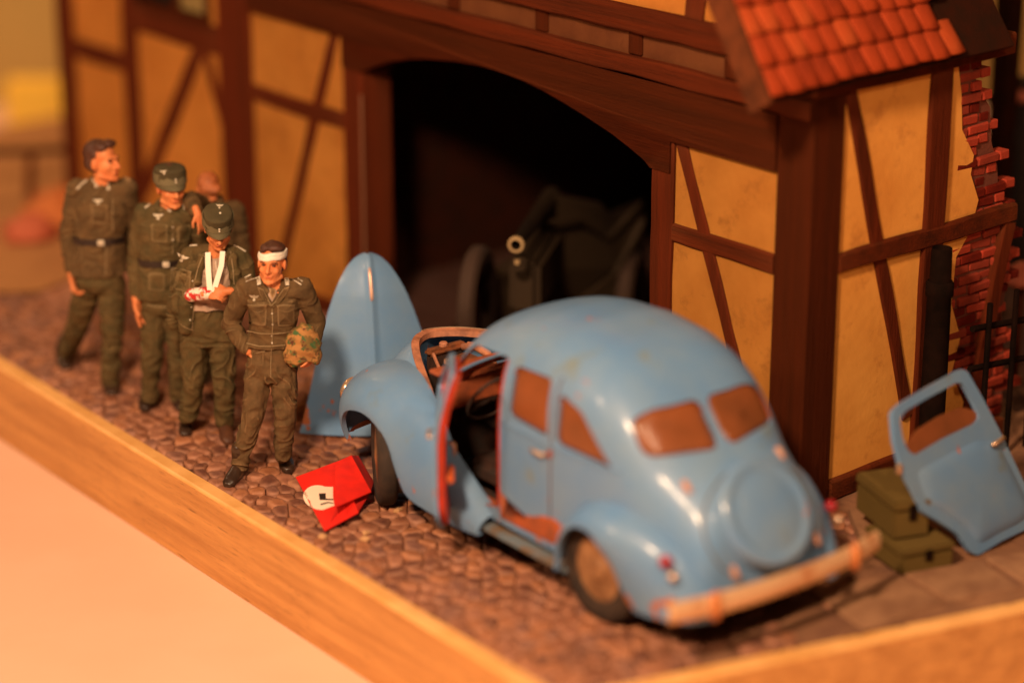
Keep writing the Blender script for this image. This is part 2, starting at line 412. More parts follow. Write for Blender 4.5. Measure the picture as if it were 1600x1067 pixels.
def stone_geo(x, y, poly, rr):
    # resample outline, round it, dome it
    n = len(poly); cx = sum(p[0] for p in poly) / n; cy = sum(p[1] for p in poly) / n
    pts = []
    for i in range(n):
        a, b = poly[i], poly[(i + 1) % n]
        L = math.hypot(b[0] - a[0], b[1] - a[1])
        if L < .012: continue
        pts.append((a[0] * .80 + b[0] * .20, a[1] * .80 + b[1] * .20)); pts.append((a[0] * .2 + b[0] * .8, a[1] * .2 + b[1] * .8))
    if len(pts) < 5: pts = poly
    hh = rr.uniform(-.010, .010); tx, ty = rr.uniform(-.13, .13), rr.uniform(-.13, .13)
    V = []; F = []; m = len(pts)
    for s_, z in ((.965, -.028), (.955, -.004), (.86, .009), (.50, .014)):
        for p in pts:
            dx, dy = (p[0] - cx) * s_, (p[1] - cy) * s_
            jz = rr.uniform(-.003, .003) if z > 0 else 0
            V.append((cx + dx, cy + dy, z + (hh + dx * tx + dy * ty if z > -.02 else 0) + jz))
    V.append((cx, cy, .015 + hh))
    for r_ in range(3):
        for k in range(m): F.append((r_ * m + k, r_ * m + (k + 1) % m, (r_ + 1) * m + (k + 1) % m, (r_ + 1) * m + k))
    for k in range(m): F.append((3 * m + k, 3 * m + (k + 1) % m, 4 * m))
    return V, F
def pxy(x, y):
    d = y * cT + CAM_H * sT; up = -CAM_H * cT + y * sT
    return 800 + 3900 * x / d, 533.5 - 3900 * up / d, d
info = []
car_c = Vector((.36, 14.92, 0)); ch = az(37.5); cl = az(127.5)
for c in cells:
    px, py, d = pxy(c[0], c[1])
    q = Vector((c[0], c[1], 0)) - car_c
    under = abs(q.dot(cl)) < .62 and -1.9 < q.dot(ch) < 1.5 or q.dot(cl) < -.55 and abs(q.dot(ch)) < 2
    vis = -10 < px < 1610 and py < 1075 and not under
    info.append((0 if vis else 1, d, c))
info.sort(key=lambda t: (t[0], t[1]))
rr = random.Random(9); bulkV = []; bulkF = []; bulkM = []
for n_, (v_, d, c) in enumerate(info):
    V, F = stone_geo(*c, rr); mi = rr.randrange(5)
    if n_ < 296 and v_ == 0:
        me = mesh([(a - c[0], b - c[1], z) for a, b, z in V], F)
        link('cobblestone', me, M['cobble'][mi], street, smooth=True, loc=(c[0], c[1], 0))
    else:
        k = len(bulkV); bulkV += V; bulkF += [tuple(i + k for i in f) for f in F]; bulkM += [mi] * len(F)
me = bpy.data.meshes.new('stones'); me.from_pydata(bulkV, [], bulkF)
for m_ in M['cobble']: me.materials.append(m_)
me.polygons.foreach_set('material_index', bulkM)
tag(link('cobblestones', me, None, street, smooth=True), kind='stuff')

# flat slabs and step on the right
def slab(name, pts, z1, m, parent=None, z0=-.02):
    c = sum(pts, Vector()) / len(pts)
    V = []; n = len(pts)
    for s_, z in ((1, z0), (1, z1 - .012), (.965, z1)):
        for p in pts: V.append(Vector(((p.x - c.x) * s_, (p.y - c.y) * s_, z + rnd.uniform(-.003, .003))))
    F = [(r_ * n + k, r_ * n + (k + 1) % n, (r_ + 1) * n + (k + 1) % n, (r_ + 1) * n + k) for r_ in range(2) for k in range(n)] + [tuple(2 * n + k for k in range(n))]
    return link(name, fixn(mesh(V, F)), m, parent, loc=(c.x, c.y, 0))
verge = bpy.data.objects['earth_verge']
slab('paving_slab', [gnd(1262, 925), gnd(1405, 905), gnd(1475, 945), gnd(1350, 990)], .035, M['slab'], verge)
slab('paving_slab', [gnd(1412, 902), gnd(1530, 880), gnd(1598, 925), gnd(1484, 942)], .03, M['slab'], verge)
slab('paving_slab', [gnd(1540, 878), gnd(1660, 860), gnd(1740, 900), gnd(1610, 922)], .035, M['slab'], verge)
slab('paving_slab', [gnd(1325, 812), gnd(1372, 800), gnd(1400, 845), gnd(1345, 862)], .09, M['slab'], verge)

# ------------------------------------------------------------------ half-timbered barn
barn = empty('half_timbered_barn', K, 'half-timbered barn with ochre plaster and a wide dark arched doorway', 'barn')
def W(s, z, o=0): return FA * s + UP * z - SA * o           # front wall (o = towards the viewer)
def S(s, z, o=0): return SA * s + UP * z - FA * o           # side wall
def timber(a, b, wid, dep, nrm, m, name='timber_beam', face=0.0, wob=.006):
    """beam from a to b (centre line of its outer face at o=0), outer face offset by face"""
    d = (b - a); L = d.length; d.normalize(); side = d.cross(nrm).normalized(); n = max(2, int(L / .18))
    V = []; F = []; h = wid / 2; c = .012
    prof = [(-h, -dep), (-h, -c), (-h + c, 0), (h - c, 0), (h, -c), (h, -dep)]
    ph = rnd.uniform(0, 9)
    for i in range(n + 1):
        p = a + d * (L * i / n)
        w1 = wob * math.sin(ph + i * 1.1); w2 = wob * math.sin(ph * 2 + i * .7)
        for q, r_ in prof:
            V.append(p + side * (q + (w1 if q < 0 else w2) + rnd.uniform(-.002, .002)) + nrm * (face + r_ + rnd.uniform(-.0015, .0015)))
    k = len(prof)
    for i in range(n):
        for j in range(k): F.append((i * k + j, i * k + (j + 1) % k, (i + 1) * k + (j + 1) % k, (i + 1) * k + j))
    F.append(tuple(range(k))); F.append(tuple(n * k + j for j in range(k)))
    return link(name, fixn(mesh(V, F)), m, barn)
NF = -SA; NS = -FA
def tf(s0, z0, s1, z1, wid, name, face=0, dep=.12, m=None):
    m = m or (M['timber_v'] if abs(s1 - s0) < abs(z1 - z0) else M['timber'])
    return timber(W(s0, z0), W(s1, z1), wid, dep, NF, m, name, face)
def ts(s0, z0, s1, z1, wid, name, face=0, dep=.12, m=None):
    m = m or (M['timber_v'] if abs(s1 - s0) < abs(z1 - z0) else M['timber'])
    return timber(S(s0, z0), S(s1, z1), wid, dep, NS, m, name, face)
def panel(poly, nm='plaster_panel', fr=W, o=-.03, th=.16, m=None):
    return link(nm, prism(poly, lambda a, b: fr(a, b, o), lambda a, b: fr(a, b, o - th)), m or M['plaster'], barn)
# corner post
c_ = .31
link('corner_post', fixn(joinme([boxme(c_, c_, 3.3, .016)])), M['timber_v'], barn, loc=W(c_ / 2, 1.6, -c_ / 2) , rot=(0, 0, R(40.5)))
# front wall timbers
tf(1.36, 0, 1.36, 2.30, .20, 'timber_post', .004, .27)
tf(4.825, 0, 4.825, 2.34, .25, 'timber_post', .004, .27)
tf(6.44, 0, 6.44, 3.6, .44, 'timber_post', .012, .2)
tf(8.06, 0, 8.06, 3.6, .20, 'timber_post', .012)
tf(9.15, 0, 9.15, 3.6, .24, 'timber_post', .012)
tf(.31, 1.645, 1.26, 1.645, .13, 'timber_rail', -.006)
tf(4.95, 1.68, 6.22, 1.68, .135, 'timber_rail', -.006)
tf(8.16, 1.57, 9.03, 1.57, .17, 'timber_rail', -.006)
tf(6.66, 2.02, 7.96, 2.02, .24, 'timber_rail', -.002)
tf(1.20, 2.28, .34, .15, .10, 'brace', -.012)
tf(5.08, 2.36, 5.98, .05, .105, 'brace', -.012)
tf(6.98, 1.92, 7.98, .45, .15, 'brace', -.012)
tf(6.92, 1.92, 6.62, 1.25, .10, 'brace', -.013)
tf(.31, .07, 1.26, .07, .14, 'sill_beam', -.004)
tf(4.95, .07, 6.22, .07, .14, 'sill_beam', -.004)
tf(6.66, .07, 7.96, .07, .14, 'sill_beam', -.004)
# plaster
panel([(.2, .02), (1.32, .02), (1.32, 2.4), (.2, 2.4)])
panel([(4.85, .02), (6.3, .02), (6.3, 2.5), (4.85, 2.5)])
panel([(6.6, .02), (8.0, .02), (8.0, 2.0), (6.6, 2.0)])
panel([(8.1, .02), (9.1, .02), (9.1, 3.6), (8.1, 3.6)])
# arched lintel board
as_ = np.array([4.70, 4.50, 4.33, 4.1, 3.85, 3.58, 3.3, 3.05, 2.79, 2.55, 2.31, 2.08, 1.85, 1.66, 1.52, 1.46])
azs = np.array([2.13, 2.215, 2.28, 2.34, 2.385, 2.42, 2.44, 2.44, 2.42, 2.385, 2.335, 2.28, 2.22, 2.155, 2.10, 2.06])
poly = [(4.94, 2.13)] + list(zip(as_, azs)) + [(1.27, 2.06), (1.27, 2.28), (.305, 2.28), (.305, 2.655), (6.215, 2.655), (6.215, 2.365), (4.94, 2.365)]
link('arch_board', prism(poly, lambda a, b: W(a, b, .018), lambda a, b: W(a, b, -.27)), M['timber'], barn)
tf(.0, 2.728, 6.21, 2.728, .125, 'timber_beam', .035, .25)
# jetty zone: infill strip, joist ends, upper beam, upper plaster
panel([(-.0, 2.79), (6.2, 2.79), (6.2, 2.97), (0, 2.97)], 'infill_board', W, -.03, .1, mat('brown_infill', (.27, .085, .024), .8, var=(.2, .055, .015), vscale=3, bump=.4))
for s_ in (.75, 1.66, 2.62, 3.6, 4.6, 5.6):
    link('joist_end', boxme(.26, .13, .17, .012), M['timber_v'], barn, loc=W(s_, 2.88, -.135), rot=(0, 0, R(40.5)))
tf(-.05, 3.05, 6.21, 3.05, .17, 'timber_beam', .045, .25)
panel([(.3, 3.13), (6.2, 3.13), (6.2, 4.3), (.85, 4.3), (.3, 3.5)], o=-.02)
tf(2.6, 3.13, 2.6, 4.2, .2, 'timber_post', .02)
tf(1.10, 3.13, .98, 4.2, .16, 'brace', .01)
tf(4.4, 3.13, 4.4, 4.2, .2, 'timber_post', .02)
# left window
panel([(6.64, 2.14), (6.82, 2.14), (6.82, 3.6), (6.64, 3.6)]); panel([(7.75, 2.14), (8.0, 2.14), (8.0, 3.6), (7.75, 3.6)], m=M['darkwood'])
wf = link('window_frame', joinme([prism([(6.8, 2.13), (7.78, 2.13), (7.78, 2.2), (6.8, 2.2)], lambda a, b: W(a, b, .0), lambda a, b: W(a, b, -.1)),
    prism([(7.28, 2.2), (7.36, 2.2), (7.36, 3.6), (7.28, 3.6)], lambda a, b: W(a, b, -.01), lambda a, b: W(a, b, -.1)),
    prism([(6.8, 2.2), (6.87, 2.2), (6.87, 3.6), (6.8, 3.6)], lambda a, b: W(a, b, -.01), lambda a, b: W(a, b, -.1))]), M['timber_v'], barn)
link('pane', prism([(6.87, 2.2), (7.28, 2.2), (7.28, 3.6), (6.87, 3.6)], lambda a, b: W(a, b, -.05), lambda a, b: W(a, b, -.06)), M['window'], wf)
link('pane', prism([(7.36, 2.2), (7.78, 2.2), (7.78, 3.6), (7.36, 3.6)], lambda a, b: W(a, b, -.05), lambda a, b: W(a, b, -.06)), M['black'], wf)
# door reveal lining (left) and inner posts
link('door_reveal', prism([(0, 0), (0, 2.42)] + [(.30, 2.42), (.30, 0)], lambda a, b: W(4.705, b, -.005 - a * .93), lambda a, b: W(4.80, b, -.005 - a * .93)), M['timber_v'], barn)
link('edge_highlight', tube([W(4.70, .3, .012), W(4.70, 1.95, .012)], .009, 6), mat('painted_highlight', (.45, .22, .12), .6), barn)  # pale strip paints the highlight along the jamb edge
# side wall
def timber(a, b, wid, dep, nrm, m, name='timber_beam', face=0.0, wob=.006):
    """beam from a to b (centre line of its outer face at o=0), outer face offset by face"""
    d = (b - a); L = d.length; d.normalize(); side = d.cross(nrm).normalized(); n = max(2, int(L / .18))
    V = []; F = []; h = wid / 2; c = .012
    prof = [(-h, -dep), (-h, -c), (-h + c, 0), (h - c, 0), (h, -c), (h, -dep)]
    ph = rnd.uniform(0, 9)
    for i in range(n + 1):
        p = a + d * (L * i / n)
        w1 = wob * math.sin(ph + i * 1.1); w2 = wob * math.sin(ph * 2 + i * .7)
        for q, r_ in prof:
            V.append(p + side * (q + (w1 if q < 0 else w2) + rnd.uniform(-.002, .002)) + nrm * (face + r_ + rnd.uniform(-.0015, .0015)))
    k = len(prof)
    for i in range(n):
        for j in range(k): F.append((i * k + j, i * k + (j + 1) % k, (i + 1) * k + (j + 1) % k, (i + 1) * k + j))
    F.append(tuple(range(k))); F.append(tuple(n * k + j for j in range(k)))
    return link(name, fixn(mesh(V, F)), m, barn)
NF = -SA; NS = -FA
def tf(s0, z0, s1, z1, wid, name, face=0, dep=.12, m=None):
    m = m or (M['timber_v'] if abs(s1 - s0) < abs(z1 - z0) else M['timber'])
    return timber(W(s0, z0), W(s1, z1), wid, dep, NF, m, name, face)
def ts(s0, z0, s1, z1, wid, name, face=0, dep=.12, m=None):
    m = m or (M['timber_v'] if abs(s1 - s0) < abs(z1 - z0) else M['timber'])
    return timber(S(s0, z0), S(s1, z1), wid, dep, NS, m, name, face)
def panel(poly, nm='plaster_panel', fr=W, o=-.03, th=.16, m=None):
    return link(nm, prism(poly, lambda a, b: fr(a, b, o), lambda a, b: fr(a, b, o - th)), m or M['plaster'], barn)
# corner post
c_ = .31
link('corner_post', fixn(joinme([boxme(c_, c_, 3.3, .016)])), M['timber_v'], barn, loc=W(c_ / 2, 1.6, -c_ / 2) , rot=(0, 0, R(40.5)))
# front wall timbers
tf(1.36, 0, 1.36, 2.30, .20, 'timber_post', .004, .27)
tf(4.825, 0, 4.825, 2.34, .25, 'timber_post', .004, .27)
tf(6.44, 0, 6.44, 3.6, .44, 'timber_post', .012, .2)
tf(8.06, 0, 8.06, 3.6, .20, 'timber_post', .012)
tf(9.15, 0, 9.15, 3.6, .24, 'timber_post', .012)
tf(.31, 1.645, 1.26, 1.645, .13, 'timber_rail', -.006)
tf(4.95, 1.68, 6.22, 1.68, .135, 'timber_rail', -.006)
tf(8.16, 1.57, 9.03, 1.57, .17, 'timber_rail', -.006)
tf(6.66, 2.02, 7.96, 2.02, .24, 'timber_rail', -.002)
tf(1.20, 2.28, .34, .15, .10, 'brace', -.012)
tf(5.08, 2.36, 5.98, .05, .105, 'brace', -.012)
tf(6.98, 1.92, 7.98, .45, .15, 'brace', -.012)
tf(6.92, 1.92, 6.62, 1.25, .10, 'brace', -.013)
tf(.31, .07, 1.26, .07, .14, 'sill_beam', -.004)
tf(4.95, .07, 6.22, .07, .14, 'sill_beam', -.004)
tf(6.66, .07, 7.96, .07, .14, 'sill_beam', -.004)
# plaster
panel([(.2, .02), (1.32, .02), (1.32, 2.4), (.2, 2.4)])
panel([(4.85, .02), (6.3, .02), (6.3, 2.5), (4.85, 2.5)])
panel([(6.6, .02), (8.0, .02), (8.0, 2.0), (6.6, 2.0)])
panel([(8.1, .02), (9.1, .02), (9.1, 3.6), (8.1, 3.6)])
# arched lintel board
as_ = np.array([4.70, 4.50, 4.33, 4.1, 3.85, 3.58, 3.3, 3.05, 2.79, 2.55, 2.31, 2.08, 1.85, 1.66, 1.52, 1.46])
azs = np.array([2.13, 2.215, 2.28, 2.34, 2.385, 2.42, 2.44, 2.44, 2.42, 2.385, 2.335, 2.28, 2.22, 2.155, 2.10, 2.06])
poly = [(4.94, 2.13)] + list(zip(as_, azs)) + [(1.27, 2.06), (1.27, 2.28), (.305, 2.28), (.305, 2.655), (6.215, 2.655), (6.215, 2.365), (4.94, 2.365)]
link('arch_board', prism(poly, lambda a, b: W(a, b, .018), lambda a, b: W(a, b, -.27)), M['timber'], barn)
tf(.0, 2.728, 6.21, 2.728, .125, 'timber_beam', .035, .25)
# jetty zone: infill strip, joist ends, upper beam, upper plaster
panel([(-.0, 2.79), (6.2, 2.79), (6.2, 2.97), (0, 2.97)], 'infill_board', W, -.03, .1, mat('brown_infill', (.27, .085, .024), .8, var=(.2, .055, .015), vscale=3, bump=.4))
for s_ in (.75, 1.66, 2.62, 3.6, 4.6, 5.6):
    link('joist_end', boxme(.26, .13, .17, .012), M['timber_v'], barn, loc=W(s_, 2.88, -.135), rot=(0, 0, R(40.5)))
tf(-.05, 3.05, 6.21, 3.05, .17, 'timber_beam', .045, .25)
panel([(.3, 3.13), (6.2, 3.13), (6.2, 4.3), (.85, 4.3), (.3, 3.5)], o=-.02)
tf(2.6, 3.13, 2.6, 4.2, .2, 'timber_post', .02)
tf(1.10, 3.13, .98, 4.2, .16, 'brace', .01)
tf(4.4, 3.13, 4.4, 4.2, .2, 'timber_post', .02)
# left window
panel([(6.64, 2.14), (6.82, 2.14), (6.82, 3.6), (6.64, 3.6)]); panel([(7.75, 2.14), (8.0, 2.14), (8.0, 3.6), (7.75, 3.6)], m=M['darkwood'])
wf = link('window_frame', joinme([prism([(6.8, 2.13), (7.78, 2.13), (7.78, 2.2), (6.8, 2.2)], lambda a, b: W(a, b, .0), lambda a, b: W(a, b, -.1)),
    prism([(7.28, 2.2), (7.36, 2.2), (7.36, 3.6), (7.28, 3.6)], lambda a, b: W(a, b, -.01), lambda a, b: W(a, b, -.1)),
    prism([(6.8, 2.2), (6.87, 2.2), (6.87, 3.6), (6.8, 3.6)], lambda a, b: W(a, b, -.01), lambda a, b: W(a, b, -.1))]), M['timber_v'], barn)
link('pane', prism([(6.87, 2.2), (7.28, 2.2), (7.28, 3.6), (6.87, 3.6)], lambda a, b: W(a, b, -.05), lambda a, b: W(a, b, -.06)), M['window'], wf)
link('pane', prism([(7.36, 2.2), (7.78, 2.2), (7.78, 3.6), (7.36, 3.6)], lambda a, b: W(a, b, -.05), lambda a, b: W(a, b, -.06)), M['black'], wf)
# door reveal lining (left) and inner posts
link('door_reveal', prism([(0, 0), (0, 2.42)] + [(.30, 2.42), (.30, 0)], lambda a, b: W(4.705, b, -.005 - a * .93), lambda a, b: W(4.80, b, -.005 - a * .93)), M['timber_v'], barn)
link('edge_highlight', tube([W(4.70, .3, .012), W(4.70, 1.95, .012)], .009, 6), mat('painted_highlight', (.45, .22, .12), .6), barn)  # same painted highlight on the jamb edge, second copy
# interior shell
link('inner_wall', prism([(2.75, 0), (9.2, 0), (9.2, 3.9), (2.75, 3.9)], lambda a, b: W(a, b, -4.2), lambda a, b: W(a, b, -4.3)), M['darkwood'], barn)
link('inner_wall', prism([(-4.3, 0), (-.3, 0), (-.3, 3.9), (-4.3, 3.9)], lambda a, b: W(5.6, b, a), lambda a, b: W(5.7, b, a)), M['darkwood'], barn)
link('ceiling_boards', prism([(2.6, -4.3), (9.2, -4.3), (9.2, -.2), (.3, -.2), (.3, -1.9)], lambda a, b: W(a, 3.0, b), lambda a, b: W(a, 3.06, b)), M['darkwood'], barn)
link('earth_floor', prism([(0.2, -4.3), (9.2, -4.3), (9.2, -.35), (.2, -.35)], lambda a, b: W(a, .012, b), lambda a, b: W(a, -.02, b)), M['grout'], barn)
for i, s_ in enumerate((1.7, 2.9, 4.1)):
    link('inner_post', boxme(.16, .16, 3.0, .01), M['darkwood'], barn, loc=W(s_, 1.5, -4.05), rot=(0, 0, R(40.5)))
# side wall
wall_edge = [(2.20, 0), (2.22, .5), (2.14, .9), (2.20, 1.3), (2.12, 1.6), (2.02, 1.75), (1.98, 2.02), (1.90, 2.2), (1.86, 2.45), (1.72, 2.62), (1.62, 2.80), (1.58, 3.0)]
pl_edge = [(1.62, 0), (1.70, .35), (1.55, .6), (1.62, .85), (1.50, 1.12), (1.52, 1.45), (1.66, 1.62), (1.72, 1.82), (1.62, 2.02), (1.64, 2.15), (1.50, 2.35), (1.47, 2.6), (1.42, 2.8)]
panel([(.2, .02)] + pl_edge + [(.2, 2.85)], fr=S, o=-.03, th=.03)
panel([(.25, .02), (1.4, .02), (1.4, 2.85), (.25, 2.85)], 'wall_core', S, -.062, .14, M['mortar'])
def edge_at(E, z): return float(np.interp(z, [p[1] for p in E], [p[0] for p in E]))
bme = [boxme(.21, .11, .062, .008, jit=.003) for _ in range(4)]
bm_h = [boxme(.10, .11, .062, .008, jit=.003) for _ in range(2)]
M['brick2'] = mat('dark_red_brick', (.20, .016, .007), .9, spec=.1, var=(.11, .01, .005), bump=.6)
M['brick3'] = mat('bright_red_brick', (.46, .030, .012), .85, spec=.1, var=(.30, .022, .009), bump=.6, edge=(.5, .12, .07), edge_amt=.3)
for i_, b_ in enumerate(bme + bm_h): b_.materials.append(M[('brick', 'brick2', 'brick3')[i_ % 3]])
core = [(1.38, 0)] + [(a - .05, b) for a, b in wall_edge] + [(1.38, 3.0)]
panel(core, 'wall_core', S, -.055, .13, M['mortar'])
nb = 0
for row in range(39):
    z = .04 + row * .076
    s_ = 1.36 + (.11 if row % 2 else 0)
    lim = edge_at(wall_edge, z) + rnd.uniform(-.13, .10)
    while s_ < lim:
        if s_ + .1 > edge_at(pl_edge, z) - .08:
            last = s_ + .22 > lim
            o = link('brick', rnd.choice(bm_h if last else bme), None, barn, loc=S(s_ + (.05 if last else .105), z, -.093 + rnd.uniform(-.014, .016)), rot=(rnd.uniform(-.04, .04), rnd.uniform(-.05, .05), R(40.5) + rnd.uniform(-.05, .05)))
            nb += 1
        s_ += .225
ts(1.245, 0, 1.245, 2.85, .21, 'timber_post', .004)
ts(.30, 1.665, 2.10, 1.665, .13, 'timber_rail', .012)
ts(.36, 2.80, 1.10, .40, .115, 'brace', -.010)
ts(2.06, 1.60, 1.72, .10, .13, 'brace', .002)
ts(.0, 2.88, 1.95, 2.88, .15, 'timber_beam', .02)
ts(.31, .07, 1.14, .07, .15, 'sill_beam', .02)
ts(1.35, .07, 2.1, .07, .14, 'sill_beam', .02)

# roof over the side wall
pang = R(57.5); U_ = SA.copy(); VV = (FA * math.cos(pang) + UP * math.sin(pang)); NN = VV.cross(U_).normalized()
if NN.z < 0: NN = -NN
E0 = S(-.60, 2.95, .17)
def rf(u, v, n=0): return E0 + U_ * u + VV * v + NN * n
link('roof_boarding', prism([(.02, -.02), (2.35, -.02), (2.3, .5), (2.5, 2.2), (.02, 2.2)], lambda a, b: rf(a, b, -.02), lambda a, b: rf(a, b, -.06)), M['darkwood'], barn)
link('barge_board', prism([(-.035, -.04), (.0, -.04), (.0, 2.2), (-.035, 2.2)], lambda a, b: rf(a, b, .03), lambda a, b: rf(a, b, -.16)), mat('weathered_barge', (.13, .035, .012), .85, spec=.1, var=(.06, .018, .007)), barn)
for k in range(6):
    link('rafter', prism([(.25 + k * .4, .06), (.34 + k * .4, .06), (.34 + k * .4, 2.2), (.25 + k * .4, 2.2)], lambda a, b: rf(a, b, -.065), lambda a, b: rf(a, b, -.16)), M['darkwood'], barn)
def tile_me():
    # one curved clay pantile, u across, v up the slope
    V = []; F = []; n = 8; wd = .158; L = .24
    for th in (0, -.014):
        for j, v in enumerate((0, L * .5, L)):
            for i in range(n + 1):
                t = i / n; h = .015 * math.sin(t * math.pi) ** 1.0 if t < .75 else .015 * math.sin(.75 * math.pi) * (1 - (t - .75) / .25)
                V.append((t * wd, v + (0.008 * math.sin(t * math.pi) * (-1 if j == 0 else 0)), h + .036 * (1 - v / L) + th))
    m = n + 1
    for j in range(2):
        for i in range(n):
            F.append((j * m + i, j * m + i + 1, (j + 1) * m + i + 1, (j + 1) * m + i)); F.append((3 * m + j * m + i, 3 * m + (j + 1) * m + i, 3 * m + (j + 1) * m + i + 1, 3 * m + j * m + i + 1))
    for i in range(n): F.append((i, 3 * m + i, 3 * m + i + 1, i + 1)); F.append((2 * m + i, 2 * m + i + 1, 5 * m + i + 1, 5 * m + i))
    for j in range(2): F.append((j * m, (j + 1) * m, 3 * m + (j + 1) * m, 3 * m + j * m)); F.append((j * m + n, 3 * m + j * m + n, 3 * m + (j + 1) * m + n, (j + 1) * m + n))
    return fixn(mesh(V, F))
M['tile2'] = mat('sooty_roof_tile', (.34, .045, .012), .85, spec=.1, var=(.20, .025, .008), vscale=5, bump=.4)
M['tile3'] = mat('pale_roof_tile', (.48, .085, .022), .8, spec=.15, var=(.42, .06, .014), vscale=5, bump=.4)
t_mes = []
for mm_ in ('tile', 'tile', 'tile2', 'tile3'):
    t_me = tile_me(); t_me.materials.append(M[mm_]); t_me.polygons.foreach_set('use_smooth', [True] * len(t_me.polygons)); t_mes.append(t_me)
for r_ in range(10):
    ncol = 12 if r_ < 1 else [12, 11, 12, 10, 11, 11, 12, 11, 12, 12][r_]
    for k in range(ncol):
        o = link('roof_tile', rnd.choice(t_mes), None, barn)
        mtx = basis(U_, VV, NN, rf(.0 + k * .15, r_ * .195 + rnd.uniform(-.01, .01), rnd.uniform(-.002, .004)))
        place(o, mtx @ Matrix.Rotation(rnd.uniform(-.05, .05), 4, 'Z') @ Matrix.Rotation(rnd.uniform(-.03, .03), 4, 'X'))

# ------------------------------------------------------------------ SMALL THINGS BY THE SIDE WALL
def obj_frame(name, root_loc, label, cat): return empty(name, root_loc, label, cat)
# downpipe / stovepipe
g = K + S(1.17, 0, .13)
pr = empty('stovepipe', g, 'thick black pipe standing upright against the plaster beside the fallen car door', 'pipe')
link('pipe', lathe([(.085, 0), (.088, .7), (.083, 1.28), (.095, 1.30), (.096, 1.38), (.083, 1.40), (.078, 1.40), (.078, 1.3)], 20), M['iron'], pr, smooth=True, angle=40)
link('collar', lathe([(.075, 1.37), (.07, 1.62), (.066, 1.63), (.066, 1.4)], 20), M['iron'], pr, smooth=True, angle=40)
# iron gate leaning
ga = gnd(1512, 792) ; 
gr = empty('iron_railing', K + S(1.45, 0, .22), 'broken black iron railing with two rails in front of the exposed bricks', 'railing')
def gl(s_, z, o=0): return SA * s_ + UP * z - FA * o
for (a, b) in (((-.02, 1.02), (1.3, .86)), ((-.02, .73), (1.3, .58))):
    link('rail', tube([gl(a[0], a[1]), gl((a[0] + b[0]) / 2, (a[1] + b[1]) / 2 + .01), gl(b[0], b[1])], .024, 8), M['iron'], gr)
for s_, z in ((.12, 1.18), (.40, 1.22), (.62, 1.05), (.86, 1.2), (1.1, 1.15)):
    link('bar', tube([gl(s_, 0, .028), gl(s_, z, .028)], .021, 8), M['iron'], gr)
# two olive boxes
def crate(nm, a, b, c, h, z0, label):
    """a,b,c: three ground corners of the footprint (a corner, b along, c across)"""
    x = (b - a); y = (c - a); cen = a + x / 2 + y / 2
    r_ = empty(nm, Vector((cen.x, cen.y, z0)), label, 'ammunition box', 'olive boxes beside the fallen door')
    xa = x.normalized(); ya = UP.cross(xa); sx, sy = x.length, y.length
    bx_ = link('box_body', boxme(sx, sy, h * .72, .012, 2), M['olive'], r_); place(bx_, basis(xa, ya, UP, (0, 0, h * .36)))
    ld = link('lid', boxme(sx + .016, sy + .016, h * .26, .014, 2), M['olive'], r_); place(ld, basis(xa, ya, UP, (0, 0, h * .86)))
    lt = link('latch', boxme(.05, .012, h * .4, .003), M['iron'], r_); place(lt, basis(xa, ya, UP, -ya * (sy / 2 + .012) + UP * h * .68))
    hd = link('handle', tube([xa * (sx / 2 + .005) - ya * .05 + UP * h * .5, xa * (sx / 2 + .03) - ya * .03 + UP * h * .5, xa * (sx / 2 + .03) + ya * .03 + UP * h * .5, xa * (sx / 2 + .005) + ya * .05 + UP * h * .5], .007, 6), M['iron'], r_)
    return r_
za = .02
def off(p, z): return Vector((p.x, p.y, z))
lo_a = gnd(1408, 900, za); lo_b = gnd(1489, 884, za); lo_c = gnd(1362, 838, za)
crate('ammunition_box', off(lo_a, 0), off(lo_b, 0), off(lo_a, 0) + (off(lo_b, 0) - off(lo_a, 0)).cross(UP).normalized() * -.44, .17, za, 'olive green box lying flat on the ground, the lower and nearer of two')
z2 = .20
hi_a = gnd(1395, 846, z2); hi_b = gnd(1441, 838, z2)
crate('ammunition_box', off(hi_a, 0) + Vector((.0, .02, 0)), off(hi_a, 0) + Vector((.0, .02, 0)) + (SA.lerp(Vector((1, .1, 0)), .6)).normalized() * .25, off(hi_a, 0) + Vector((.0, .02, 0)) + Vector((-.33, 1, 0)).normalized() * .52, .26, z2 + .0, 'taller olive green box set on top of the other one beside the blue door')
slab('paving_slab', [gnd(1352, 822), gnd(1396, 846), gnd(1470, 830), gnd(1400, 780)], .018, M['slab'], verge)

# sandy ground beyond the cobbles on the far left
sp_ = [gnd(-260, 470), gnd(60, 462), gnd(118, 440), K + FA * 9.25 - SA * .05, K + FA * 9.25 + SA * 3, K + FA * 12.2 + SA * 3, K + FA * 12.2 - SA * 6]
tag(link('sandy_ground', mesh([(p.x, p.y, .035) for p in sp_], [tuple(range(len(sp_)))]), mat('tan_sand', (.42, .19, .06), .95, var=(.34, .145, .045), vscale=.8, bump=.4)), kind='structure')

